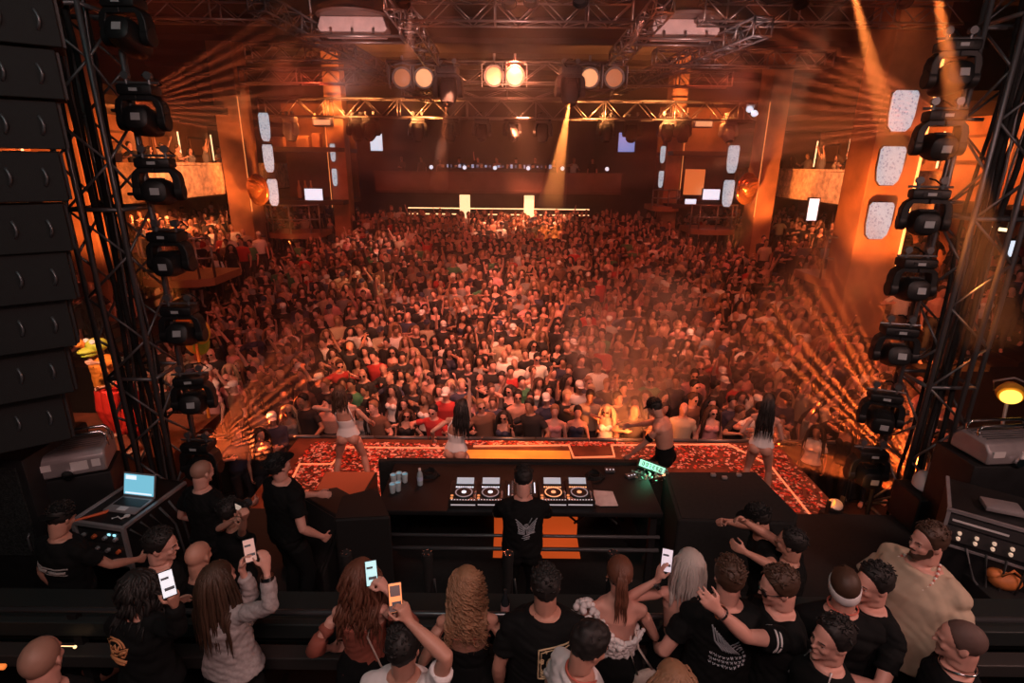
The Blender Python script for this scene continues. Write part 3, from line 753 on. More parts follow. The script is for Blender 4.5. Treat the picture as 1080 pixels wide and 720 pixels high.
# truss towers at the stage edges
XL, XR = -5.0, 5.78
for X, nm in ((XL, 'left'), (XR, 'right')):
    e = truss((X, 7.0, -.2), (X, 7.0, 9.0), .62, .62, 'tall black truss tower at the %s edge of the stage' % nm, m=m_towr, name='truss_tower', r=.03, bay=.55, up=(0, 1, 0))
    for k in range(9):
        q2 = random.Random(k+50*(nm == 'left')); oy = -.15+.3*k/8
        mb = MB(); mb.path([(z, oy*1.3+.03*sin(z*1.7+k), -.1+.12*sin(k*2.1)+.02*sin(z*3+k)) for z in [9.0*i/24 for i in range(25)]], .016+.008*(k % 3), 6); mb.build('cable', m_matte if k % 3 else m_towr, e, True)
    s2 = -1 if nm == 'right' else 1
    mb = MB()
    mb.tube((0, -s2*(.48) if False else 0.0, -.5), (9.1, 0, -.5), .03); mb.build('outrigger_pipe', m_towr, e, True)
    # pipe that carries the lamps
    o = empty('lamp_pipe', (X+s2*.52, 6.95, 0), 0, 'vertical pipe beside the %s truss tower that carries its moving heads' % nm, 'pipe')
    mb = MB(); mb.tube((0, 0, -.2), (0, 0, 8.6), .028); mb.build('pipe', m_towr, o, True)
    for k in range(9): mb = MB(); mb.tube((0, 0, .5+k*.95), (-s2*.25, .02, .5+k*.95), .02); mb.build('strut', m_towr, o, True)

# ------------------------------------------------------------------ moving head
def moving_head(name, loc, R, tilt, label, group, lens=None, s=1., body=None, lit=False):
    M = R.to_4x4() @ Matrix.Scale(s, 4); M.translation = V(loc)
    e = empty(name, M=M, label=label, cat='stage light', group=group); b = body or m_black
    mb = MB(); mb.cbox((0, 0, -.12), (.44, .30, .13), .03); mb.box((0, -.152, -.12), (.2, .012, .06))
    for k in range(5): mb.box((-.16+.08*k, .152, -.12), (.03, .01, .09))
    mb.build('base', b, e, 35)
    mb = MB()
    for sx in (-1, 1): mb.tube((sx*.14, 0, .07), (sx*.14, 0, -.06), .022); mb.tube((sx*.14, -.035, .06), (sx*.14, .035, .06), .05, n=10)
    mb.tube((-.26, 0, -.025), (.26, 0, -.025), .016); mb.build('clamp', m_towr, e, 35)
    mb = MB()                                                           # U-shaped yoke
    prof = []
    for sx in (-1, 1):
        pts = [(0, -.2), (sx*.15, -.205), (sx*.225, -.245), (sx*.25, -.33), (sx*.25, -.54)]
        R0 = []
        for x, z in pts:
            w = .10 if abs(x) > .2 else .11; t = .048
            nx = V((sx*.6 if abs(x) > .1 else 0, 0, .8)).normalized() if abs(x) < .22 else V((sx, 0, 0))
            c = V((x, 0, z)); R0.append([c+V((0, -w, 0))+nx*t, c+V((0, w, 0))+nx*t, c+V((0, w, 0))-nx*t, c+V((0, -w, 0))-nx*t])
        mb.rings(R0); mb.tube((sx*.2, 0, -.5), (sx*.305, 0, -.5), .115, n=16)
    mb.tube((0, 0, -.15), (0, 0, -.22), .09, n=16); mb.build('yoke', b, e, 35, .012)
    T = Rx(tilt); mb = MB()
    sec = [(-.26, .11, .10), (-.235, .15, .14), (-.1, .18, .175), (.06, .18, .175), (.15, .165, .16), (.26, .13, .135), (.27, .115, .12)]
    mb.rings([[V((0, 0, -.5))+T @ p for p in ring_ell((0, y, 0), (w, 0, 0), (0, 0, h), 20, .7)] for y, w, h in sec])
    for k in range(4): mb.box(V((0, 0, -.5))+T @ V((0, -.12+.03*k, .152)), (.18, .012, .06), T)
    hd = mb.build('head', b, e, 40)
    mb = MB(); mb.rings([[V((0, 0, -.5))+T @ p for p in ring_ell((0, y, 0), (w, 0, 0), (0, 0, w), 20)] for y, w in ((.262, .1), (.285, .098), (.29, .085), (.282, .02))])
    mb.build('lens', lens or m_glass, hd, 40)
    mb = MB(); mb.box((.0, -.159, -.12), (.10, .01, .04)); mb.build('display', mat('fixture_label', (.45, .5, .52), .4), e, False)
    mb = MB(); mb.box(V((0, 0, -.5))+T @ V((.02, -.262, 0)), (.11, .012, .09), T); mb.build('rear_label', mat('fixture_label'), hd, False)
    # cable loop
    mb = MB(); mb.path([(.1, .12, -.08), (.2, .2, -.02), (.1, .22, .06), (0, .12, .08)], .012, 6); mb.build('power_cable', m_matte, e, True)
    return e
ordn = ('topmost', 'second from the top', 'third from the top', 'fourth from the top', 'fifth from the top', 'sixth from the top', 'lowest')
for i, (px, py) in enumerate(((128, -8), (145, 85), (162, 162), (175, 240), (188, 318), (200, 392), (208, 462))):
    p = at(px, py, Y=6.9); moving_head('moving_head_lamp', p, Rz(.12*((i*7) % 3-1)+.1), RAD(-18+7*((i*5) % 4)), 'black moving head lamp on the left tower, %s' % ordn[i], 'moving heads on the left tower', s=.88)
for i, (px, py) in enumerate(((1012, 38), (998, 112), (982, 195), (968, 268), (950, 340), (935, 410), (920, 470))):
    p = at(px, py, Y=6.9); moving_head('moving_head_lamp', p, Rz(-.12*((i*7) % 3-1)-.25), RAD(-12+7*((i*3) % 4)), 'black moving head lamp on the right tower, %s' % ordn[i], 'moving heads on the right tower', s=.88)
# hanging under the far truss
FAR = (305, 340, 375, 390, 440, 475, 508, 540, 573, 640, 668, 705, 722, 742, 770)
for i, px in enumerate(FAR):
    p = at(px, 122+.4*(px-540)/100, Y=25.2)
    if px in (340, 742):
        e = empty('bar_light', p, 0, 'horizontal bar lamp hung under the far truss, %s' % ('left side' if px < 500 else 'right side'), 'stage light'); mb = MB(); mb.cbox((0, 0, -.28), (.85, .3, .36), .05); mb.build('housing', m_black if False else m_grey, e, 35)
        mb = MB(); mb.box((0, -.155, -.3), (.7, .02, .2)); mb.build('lens', m_lamp_em, e, False); mb = MB(); [mb.tube((sx*.3, 0, -.1), (sx*.3, 0, .05), .03) for sx in (-1, 1)]; mb.build('clamp', m_steel, e, True)
        continue
    moving_head('hanging_moving_head', p, Rz(pi+.3*((i*7) % 5-2)), RAD(-85+12*((i*5) % 4)), 'moving head lamp hung under the far truss, %s from the left' % ('first second third fourth fifth sixth seventh eighth ninth tenth eleventh twelfth thirteenth fourteenth fifteenth'.split()[i]), 'moving heads under the far truss', s=1.35, body=m_grey if px in (305, 770) else m_black)
# round blinder lamps and two big heads on the middle truss
def blinder(px, py, Y, lab, glow=True):
    p = at(px, py, Y=Y); e = empty('blinder_lamp', p, 0, lab, 'stage light', 'round blinder lamps on the middle truss')
    mb = MB(); mb.lathe([(.1, .36), (.2, .3), (.3, .1), (.31, 0), (.27, 0), (.25, .05), (.0, .08)], (0, 0, 0), (0, 1, 0), 22); mb.build('housing', m_grey, e, 40)
    mb = MB(); mb.lathe([(0, -.03), (.15, -.02), (.245, .02), (.245, .06), (0, .06)], (0, 0, 0), (0, 1, 0), 22); mb.build('lens', m_lamp_em if glow else mat('dim_lamp', (.5, .25, .18), .3, emit=(1, .3, .12), es=.35), e, 40)
    mb = MB(); mb.path([(-.36, .12, 0), (-.36, .12, .34), (0, .12, .42), (.36, .12, .34), (.36, .12, 0)], .03, 6); mb.tube((0, .12, .4), (0, .12, .62), .04); mb.build('yoke', m_grey, e, 40)
    mb = MB(); [mb.box((sx*.36, -.02, .0), (.02, .25, .6)) for sx in (-1, 1)]; mb.build('barn_door', m_grey, e, False)
for i, (px, py, g) in enumerate(((424, 82, 0), (447, 82, 1), (521, 80, 1), (543, 80, 1), (622, 82, 1), (648, 82, 0))):
    blinder(px, py, 18.1, 'round blinder lamp on the middle truss, %s from the left' % ('first', 'second', 'third', 'fourth', 'fifth', 'sixth')[i], g)
BH = []
for i, px in enumerate((472, 602)):
    p = at(px, 68, Y=17.8); moving_head('large_moving_head', p, Rz(pi+(.15 if i else -.1)), RAD(-72), 'large moving head casting %s beam, on the middle truss' % ('a faint' if i == 0 else 'the bright orange'), 'large beam lamps', s=1.45, body=mat('worn_black', (.09, .07, .065), .4)); BH.append(at(px, 101, Y=17.75))
# a few small par lamps along the roof
for i, (px, py, Y) in enumerate(((1060//2+7, 4, 12.6), (425, 3, 12.6), (560, 2, 12.6), (612, 3, 12.6), (845, 5, 13.5), (955, 4, 13.5))):
    p = at(px, py, Y=Y); e = empty('par_lamp', p, 0, 'small dark par lamp above the top truss, %s from the left' % ('third', 'first', 'fourth', 'fifth', 'sixth', 'seventh')[i] if i else 'small dark par lamp above the top truss, third from the left', 'stage light', 'par lamps along the top truss')
    mb = MB(); mb.lathe([(.1, .25), (.15, .2), (.16, 0), (.14, 0), (.13, .1), (0, .12)], (0, 0, 0), (0, .5, .8), 14); mb.build('can', m_black, e, 40); mb = MB(); mb.path([(-.2, 0, .1), (-.2, 0, .35), (.2, 0, .35), (.2, 0, .1)], .02, 6); mb.build('bracket', m_black, e, 40)

# pale ceiling units on pipe frames
for i, (px, py) in enumerate(((372, 33), (722, 36))):
    p = at(px, py+6, Y=14.6); e = empty('ceiling_unit', p, 0, 'pale trapezoid ceiling unit hung on a pipe frame, %s of the long top truss' % ('left', 'right')[i], 'ceiling unit', 'pale units under the ceiling')
    mb = MB(); rs = [[V((-.72, y, .05)), V((-.82, y, .2)), V((-.74, y, .44)), V((.74, y, .44)), V((.82, y, .2)), V((.72, y, .05))] for y in (0, .5)]; mb.rings(rs)
    mb.build('body', mat('pale_housing', (.62, .5, .48), .5, noise=.12, nscale=4), e, 30, .02)
    mb = MB(); mb.lathe([(.85, 0), (.9, .05), (.75, .14), (0, .16)], (0, .3, .44), (0, 0, 1), 20); mb.build('dome', mat('dark_brown_metal', (.1, .06, .05), .5), e, 40)
    mb = MB(); fr = [(-1.15, -.12, 0), (1.15, -.12, 0), (1.15, .62, 0), (-1.15, .62, 0)]
    for a, b in zip(fr, fr[1:]+fr[:1]): mb.tube(a, b, .035)
    for x in (-1.15, 1.15): mb.tube((x, -.12, 0), (x, -.12, .5), .03); mb.tube((x, .62, 0), (x, .62, 2.4), .03)
    for x in (-.5, .0, .5): mb.tube((x, -.03, .0), (x, -.03, .18), .03)
    mb.build('pipe_frame', m_steel, e, True)
# small white twin lamp
p = at(792, 115, Y=22); e = empty('twin_lamp', p, 0, 'tiny white twin emergency lamp under the right ceiling', 'lamp')
for k in (0, 1):
    mb = MB(); mb.lathe([(0, 0), (.1, .0), (.12, .08), (.06, .2), (0, .21)], (-.1+.2*k, 0, -.14*k), (.4, -1, -.2), 12); mb.build('lamp_head', m_white_em, e, 40)
mb = MB(); mb.box((0, .1, .1), (.3, .1, .12)); mb.build('housing', m_white, e, False)

# ------------------------------------------------------------------ line array at the left edge
LA = [(-52, 60), (4, 62), (58, 65), (110, 66), (160, 68), (212, 72), (262, 77), (312, 78), (360, 76), (408, 74), (456, 68)]
YA = 5.1
for i in range(len(LA)-1):
    (y0, x0), (y1, x1) = LA[i], LA[i+1]
    a = at(x0, y0, Y=YA); b = at((x0+x1)/2, y1-1.5, Y=YA); H = (a-b).length; tiltx = -.02*i
    e = empty('line_array_speaker', (a+b)/2, 0, 'black line array speaker hanging at the edge, %s' % ('just out of sight above', 'topmost in view', 'second from the top', 'third from the top', 'fourth from the top', 'fifth from the top', 'sixth from the top', 'seventh from the top', 'eighth from the top', 'lowest of the column')[i], 'speaker', 'hanging line array speakers')
    e.rotation_euler = (-.05*max(0, i-5), 0, .62)
    W = 1.25; h = H/2*.96; mb = MB()
    mb.rings([[V((-W, -.30, -h)), V((0, -.30, -h)), V((0, -.30, h)), V((-W, -.30, h))], [V((-W, .28, -h*.93)), V((0, .28, -h*.93)), V((0, .28, h*.93)), V((-W, .28, h*.93))]]); mb.build('cabinet', mat('speaker_black', (.004, .0058, .006), .75, noise=.2, nscale=20, bump=.3, bscale=120), e, False, .008)
    for hx in (-.13, -.36):
        mb = MB(); mb.path([(hx+.02*sin(t), -.305-.028*sin(t*1.0), -.07+.14*t/pi) for t in [pi*k/8 for k in range(9)]], .011, 8); mb.build('handle', m_towr, e, True)
    mb = MB(); mb.box((-.60, -.315, 0), (.035, .03, h*1.7)); [mb.tube((-.60, -.34, s*h*.8), (-.60, -.30, s*h*.8), .02) for s in (-1, 1)]; mb.build('rigging_bar', m_towr, e, False); mb = MB(); mb.box((.012, -.2, 0), (.02, .06, h*1.9)); mb.build('side_bar', m_black, e, False)
    mb = MB(); mb.box((-W/2, .29, 0), (W*.97, .02, h*1.7)); mb.build('grille', m_matte, e, False)
    for tx in (-.25, -.02): 
        mb = MB(); mb.box((tx-.05, -.1, h*1.0), (.14, .05, .012)); mb.build('fly_pin', m_chrome, e, False)
# sub cabinet below
p = at(52, 468, Y=5.2); e = empty('subwoofer_stack', (p.x, 5.0, .25), 0, 'large dark speaker cabinet with mesh back at the left edge below the line array', 'speaker')
mb = MB(); mb.cbox((-.75, .3, (p.z-.25)/2), (1.5, .9, p.z-.25), .03); mb.build('cabinet', m_black, e, 35)
mb = MB(); mb.box((-.75, -.165, (p.z-.25)*.62), (1.36, .02, (p.z-.25)*.66)); mb.build('grille', mat('mesh_grille', (.018, .023, .023), .6, noise=.8, nscale=55, bump=.8, bscale=90), e, False)
mb = MB(); [mb.path([(x, -.16, .5), (x, -.2, .54), (x, -.2, .7), (x, -.16, .74)], .012, 6) for x in (-.12, -1.3)]; mb.build('handle', m_towr, e, True)

# grey smoke / stage machines on stands
def machine(px, py, Y, rz, label, w, dome=False):
    p = at(px, py, Y=Y); e = empty('stage_machine', p, rz, label, 'stage machine')
    h = .26; d = .5; mb = MB()
    if dome: rs = [[V((x, y, z)) for y, z in ((-d/2, 0), (-d/2, h*.55), (-d*.34, h*.92), (d*.3, h), (d/2, h*.6), (d/2, 0))] for x in (-w/2, w/2)]
    else: rs = [[V((x, y, z)) for y, z in ((-d/2, 0), (-d/2, h*.7), (-d*.4, h), (d/2, h), (d/2, 0))] for x in (-w/2, w/2)]
    mb.rings(rs); mb.build('housing', m_grey, e, 20, .025)
    for k, off in enumerate((-.02, .13)):
        mb = MB(); mb.path([(-w*.45, off, h*.8), (-w*.45, off, h+.07), (-w*.40, off, h+.11), (w*.42, off, h+.11), (w*.48, off, h+.07), (w*.48, off, h*.75)], .018, 8); mb.build('handle', m_chrome, e, True)
    for bc, bs in (((-w*.36, -d/2-.006, h*.52), (w*.18, .012, .07)), ((w*.12, -d/2-.006, h*.42), (w*.24, .014, .10)), ((w*.36, -d/2-.006, h*.45), (w*.12, .012, .08))): mb = MB(); mb.box(bc, bs); mb.build('panel', m_white, e, False)
    mb = MB(); mb.lathe([(.03, 0), (.055, .02), (.055, .05), (.02, .055)], (-.03, -d/2, .04), (0, -1, 0), 16); mb.build('knob', m_chrome, e, 40)
    mb = MB(); [mb.box((0, y, h*.99), (w*.8, .012, .012)) for y in (-.1, -.05, 0, .05, .1, .15)]; mb.build('vent', m_towr, e, False)
    return e, p
e, p = machine(84, 490, 5.36, .42, 'grey stage machine with tube handles, left of the laptop case', .62)
mb = MB(); mb.cbox((0, 0, (p.z-.27)/2), (.64, .52, p.z-.27), .02); o = mb.build('equipment_trunk', m_black, None, 35); o.location = (p.x, 5.38, .25); o.rotation_euler = (0, 0, .42); tag(o, 'black trunk carrying the grey machine at the left', 'trunk')
e, p = machine(1052, 478, 5.75, .1, 'grey domed stage machine with tube handles, at the right edge', .78, True)
mb = MB(); mb.cbox((0, 0, (p.z-.27)/2), (.95, .6, p.z-.27), .02); o = mb.build('equipment_trunk', m_black, None, 35); o.location = (p.x, 5.78, .25); tag(o, 'black trunk carrying the grey domed machine at the right edge', 'trunk')

# rack case and laptop, left
p = at(103, 553, Y=4.45); RC = empty('flight_case', (p.x, 4.45, .25), -.18, 'open black flight case rack carrying the laptop', 'flight case')
hh = p.z-.25; mb = MB(); w = .56; d = .8
mb.box((-w/2, d/2, hh/2), (.03, d, hh)); mb.box((w/2, d/2, hh/2), (.03, d, hh)); mb.box((0, d, hh/2), (w, .03, hh)); mb.box((0, d/2, .02), (w, d, .04)); mb.box((0, d/2, hh-.015), (w, d, .03)); mb.build('case_shell', m_black, RC, False)
mb = MB()
for x in (-w/2, w/2):
    mb.box((x, -.0, hh/2), (.035, .03, hh)); mb.box((x, d/2, hh), (.035, d, .03))
mb.box((0, 0, hh-.01), (w, .035, .04)); mb.box((0, 0, hh-.42), (w, .03, .03)); mb.build('aluminium_edge', m_grey, RC, False)
for k in range(3):
    mb = MB(); mb.box((0, .03, hh-.14-.14*k), (w-.06, .05, .12)); u = mb.build('rack_unit', mat('rack_face', (.03, .03, .03), .4), RC, False)
    for j in range(4):
        mb = MB(); mb.lathe([(.022, 0), (.018, .03), (0, .031)], (-.19+.12*j, .005, hh-.14-.14*k), (0, -1, 0), 12); mb.build('knob', (m_grey, mat('red_knob', (.7, .15, .05), .4))[(j+k) % 3 == 1], u, 40)
mb = MB()
for j in range(2): mb.box((.1+.06*j, -.0, hh-.1), (.025, .012, .018))
mb.build('indicator_light', m_cyan_em, RC, False)
mb = MB(); [mb.path([(w/2+.02, .05+.12*k, hh-.05), (w/2+.08, .2+.1*k, hh-.3), (w/2+.05, .3+.1*k, .1)], .012, 6) for k in range(5)]; mb.build('cable', m_towr, RC, True)
LT = empty('laptop', RC.matrix_basis @ V((.06, .42, hh)), -.18+.02, 'open laptop with pale blue lit screen on the flight case', 'laptop')
LT.location = V((p.x+.12, 4.45+.42, p.z))
mb = MB(); mb.cbox((0, -.12, .012), (.36, .25, .02), .006); mb.build('base', m_grey, LT, 35)
kb = MB(); kb.box((0, -.09, .0235), (.31, .12, .004)); k_o = kb.build('keyboard', m_black, LT, False)
mb = MB(); mb.box((.0, -.195, .0235), (.1, .06, .003)); mb.build('touchpad', m_white, LT, False)
TL = Rx(-.28); mb = MB(); mb.cbox(V((0, .005, .02))+TL @ V((0, .006, .125)), (.37, .012, .25), .005, TL); lid = mb.build('lid', m_grey, LT, 35)
mb = MB(); mb.box(V((0, .005, .02))+TL @ V((0, -.003, .128)), (.34, .004, .21), TL); mb.build('screen', mat('laptop_screen', (.1, .3, .4), .3, emit=(.22, .62, .80), es=.8), lid, False)
mb = MB(); mb.box(V((0, .005, .02))+TL @ V((-.09, -.006, .2)), (.12, .004, .04), TL); mb.box(V((0, .005, .02))+TL @ V((.0, -.006, .04)), (.3, .004, .014), TL); mb.build('screen_window', m_white_em, lid, False)
mb = MB(); rs = MB(); mb.prism([(-.14, -.03), (.10, .05), (.12, .10), (.04, .06), (-.1, 0)], (0, 0, 1), .025, (0, 0, 0), (1, 0, 0), (0, 1, 0)); o = mb.build('orange_pouch', mat('orange_plastic', (.75, .13, .04), .4), None, 30, .008); o.location = (p.x-.12, 4.54, p.z+.002); o.rotation_euler = (0, 0, .25); tag(o, 'orange pouch lying on the flight case left of the laptop', 'pouch')
mb = MB(); mb.path([(-.06, 0, .01), (-.02, .03, .012), (.03, .0, .01), (.06, .04, .012)], .008, 6); mb.cbox((.06, .045, .012), (.05, .03, .02), .006); o = mb.build('usb_cable', m_white, None, 40); o.location = (p.x+.14, 4.53, p.z+.0); tag(o, 'short white cable in front of the laptop', 'cable')

# rack at the right
p = at(1018, 534, Y=4.5); AR = empty('audio_rack', (p.x+.04, 4.55, .25), -.62, 'black audio rack with green display behind the man in beige', 'audio rack'); hh = p.z-.25
hh -= .1; mb = MB(); mb.box((.35, .35, hh/2), (.9, .7, hh)); mb.build('case_shell', m_black, AR, False, .015)
mb = MB(); mb.box((.35, -.012, hh), (.94, .03, .03)); mb.box((-.1, .35, hh), (.03, .72, .03)); mb.box((.8, .35, hh), (.03, .72, .03)); mb.box((.8, -.012, hh/2), (.03, .03, hh)); mb.box((-.1, -.012, hh/2), (.03, .03, hh)); mb.box((.35, -.012, hh-.38), (.94, .02, .02)); mb.build('aluminium_edge', m_grey, AR, False)
mb = MB(); mb.box((.3, -.01, hh-.09), (.78, .03, .1)); u = mb.build('receiver_unit', mat('rack_face2', (.05, .048, .05), .35), AR, False)
mb = MB(); mb.box((.58, -.03, hh-.09), (.1, .012, .07)); mb.build('green_display', mat('green_lcd', (.2, .6, .1), .4, emit=(.25, 1, .12), es=1.6), u, False)
mb = MB(); mb.box((.15, -.027, hh-.09), (.42, .008, .02)); mb.build('stripe', m_white, u, False)
mb = MB(); mb.box((.3, -.01, hh-.24), (.78, .03, .15)); u = mb.build('mixer_unit', mat('rack_face2'), AR, False)
for j in range(8):
    mb = MB(); mb.lathe([(.018, 0), (.015, .025), (0, .026)], (.02+.13*(j % 4), -.025, hh-.21-.06*(j//4)), (0, -1, 0), 10); mb.build('knob', mat('lit_knob', (.9, .75, .6), .4, emit=(1, .7, .5), es=.35), u, 40)
mb = MB(); mb.lathe([(.045, 0), (.04, .03), (0, .032)], (.6, -.025, hh-.25), (0, -1, 0), 14); mb.build('dial', mat('pink_dial', (.5, .22, .25), .4), u, 40)
mb = MB(); [mb.path([(.1+.15*k, -.03, hh-.35), (.2+.1*k, -.12, hh-.6-.05*k), (.5, -.1, hh-.95), (.9, -.05, hh-.8)], .012, 6) for k in range(5)]; mb.build('cable', m_towr, AR, True)
# pieces on the rack
mb = MB(); mb.cbox((0, 0, .03), (.3, .2, .05), .01); o = mb.build('receiver_box', m_grey, None, 35); q_ = AR.matrix_basis @ V((.3, .3, hh+.017)); o.location = V((p.x+.04, 4.55, .25))+Rz(-.62) @ V((.3, .25, hh+.017)); o.rotation_euler = (0, 0, -.4); tag(o, 'small grey box lying on the audio rack', 'box')
# white canister with cables
p = at(979, 516, Y=6.2); e = empty('canister', (p.x, 6.2, p.z), 0, 'white rounded canister with loose cables beside the right tower', 'canister')
mb = MB(); mb.lathe([(.14, 0), (.19, .04), (.19, .12), (.15, .2), (.08, .24), (.06, .25)], n=20); mb.build('body', m_white, e, 40)
mb = MB(); mb.lathe([(.05, .25), (.085, .28), (.07, .36), (.03, .4), (0, .405)], n=16); mb.lathe([(.03, 0), (.05, .03), (.0, .1)], (.13, -.02, .2), (.7, -.3, .5), 10); mb.build('cap', m_grey, e, 40)
mb = MB(); [mb.path([(.02, -.17, .06), (-.06+.1*k, -.24, -.16), (.06-.1*k, -.2, -.32), (-.05+.17*k, -.18, -.55), (-.1+.22*k, -.2, -.9)], .014, 6) for k in range(3)]; mb.build('cable', m_white, e, True)
mb = MB(); mb.box((p.x, 6.2, (p.z+.25)/2), (.55, .5, p.z-.25)); o = mb.build('equipment_trunk', m_black, None, 35, .02); tag(o, 'black trunk under the white canister', 'trunk')
# yellow work lamp on the right edge
p = at(1066, 418, Y=7.6); e = empty('work_lamp', p, -.3, 'yellow glowing work lamp at the right edge above the domed machine', 'lamp')
mb = MB(); mb.lathe([(.0, 0), (.16, .02), (.18, .1), (.1, .24), (0, .26)], (0, 0, 0), (.3, 1, .4), 18); mb.build('shade', mat('yellow_shade', (.7, .4, .05), .4), e, 40)
mb = MB(); mb.lathe([(.0, 0), (.13, -.005), (.13, -.02), (0, -.04)], (0, 0, 0), (.3, 1, .4), 18); mb.build('bulb', mat('yellow_glow', (1, .7, .2), .4, emit=(1, .55, .08), es=2.2), e, 40)
mb = MB(); mb.path([(-.2, .05, .05), (-.24, .05, .2), (.0, .05, .28), (.24, .05, .2), (.2, .05, .05)], .016, 6); mb.tube((.0, .05, -.1), (.12, .1, -1.2), .025); mb.build('stand', m_grey, e, True)
# tube lamp and white lamp right beyond the tower
p = at(1052, 242, Y=12); e = empty('tube_lamp', p, .3, 'warm tube lamp hanging beyond the right tower', 'lamp'); mb = MB(); mb.tube((-.35, 0, .05), (.4, 0, -.03), .035); mb.build('tube', mat('tube_glow', (1, .8, .5), .4, emit=(1, .7, .35), es=2.5), e, True); mb = MB(); [mb.tube((x, 0, 0), (x, 0, .9), .012) for x in (-.3, .3)]; mb.build('hanger', m_towr, e, True)
screen(1067, 262, 12, .16, .34, m_white_em, 'small white lamp panel beyond the right tower')
# orange bag lower right
p = at(1060, 612, Y=4.3); mb = MB(); mb.ell((0, 0, .06), (.15, .11, .09), None, 16, 9); mb.ell((-.08, .03, .1), (.08, .07, .06), None, 12, 8); mb.path([(-.1, -.05, .14), (-.02, -.07, .22), (.08, -.05, .14)], .012, 6); o = mb.build('orange_bag', mat('orange_cloth', (.6, .19, .05), .6, noise=.3), None, True); o.location = (4.42, 3.85, 1.42)
o.location = p+V((0, 0, -.05)); tag(o, 'small orange bag on a ledge at the right edge', 'bag')
mb = MB(); mb.cbox((p.x, 4.35, (p.z-.06+.25)/2), (.5, .5, p.z-.06-.25), .02); o = mb.build('equipment_trunk', m_black, None, 35); tag(o, 'black trunk under the small orange bag', 'trunk')
# stage corner light, right
p = at(878, 545, z=.02); e = empty('floor_spotlight', (p.x, p.y, 0), .4, 'glowing orange floor lamp at the right stage corner', 'stage light')
mb = MB(); mb.cbox((0, 0, .06), (.3, .24, .1), .02); mb.build('base', m_black, e, 35); mb = MB(); [mb.box((sx*.14, 0, .2), (.02, .06, .24)) for sx in (-1, 1)]; mb.build('bracket', m_black, e, False)
mb = MB(); mb.lathe([(.04, -.1), (.07, -.07), (.085, .06), (.07, .07)], (0, 0, .2), (-.3, -.5, .8), 18); mb.build('housing', m_grey, e, 40); mb = MB(); mb.lathe([(0, .065), (.068, .067), (.068, .075), (0, .085)], (0, 0, .2), (-.6, .3, .5), 18); mb.build('lens', mat('orange_lens', (.8, .3, .1), .4, emit=(1, .28, .05), es=1.0), e, 40)

# ------------------------------------------------------------------ DJ booth
TZ = 1.2; tY0, tY1 = 4.98, 5.95; tx0, tx1 = -1.42, 1.62
T = empty('dj_table', (0, 0, .25), 0, 'long black table holding the four media players', 'table')
mb = MB(); mb.cbox(((tx0+tx1)/2, (tY0+tY1)/2, TZ-.03-.25), (tx1-tx0, tY1-tY0, .06), .012); mb.build('tabletop', m_black, T, 35)
mb = MB(); mb.box(((tx0+tx1)/2, tY1-.03, TZ-.24-.25), (tx1-tx0-.05, .03, .36)); mb.build('front_panel', m_matte, T, False)
for x in (tx0+.08, tx1-.08):
    for y in (tY0+.08, tY1-.08): mb = MB(); mb.box((x, y, (TZ-.06-.25)/2), (.07, .07, TZ-.06-.25)); mb.build('leg', m_black, T, False)
mb = MB(); mb.tube((tx0, tY0+.04, .45), (tx1, tY0+.04, .45), .022); mb.tube((tx0, tY0+.04, .62), (tx1, tY0+.04, .62), .018); mb.build('crossbar', m_towr, T, True)
mb = MB(); [mb.tube((x-.25, tY0+.5, .9), (x+.25, tY0+.5, .45), .014) for x in (.55, 1.)]; [mb.tube((x+.25, tY0+.5, .9), (x-.25, tY0+.5, .45), .014) for x in (.55, 1.)]; mb.build('brace', m_towr, T, True)
# emissive sheets that paint the orange light on the floor under the table
for i, (x0, x1, z0, z1) in enumerate(((-.20, .08, 0, 0), (.36, .84, 0, 0))):
    mb = MB(); mb.rings([[V((x, 5.42, .255)), V((x, 5.84, .255)), V((x, 5.84, .56)), V((x, 5.86, .56)), V((x, 5.86, .252)), V((x, 5.42, .252))] for x in (x0, x1)]); o = mb.build('backlit_panel', mat('backlit_orange', (.4, .1, .03), .5, emit=(1, .13, .02), es=.36), None, False); tag(o, 'dull orange lit panel below the table, %s of the DJ' % ('left', 'right')[i], 'lit panel')
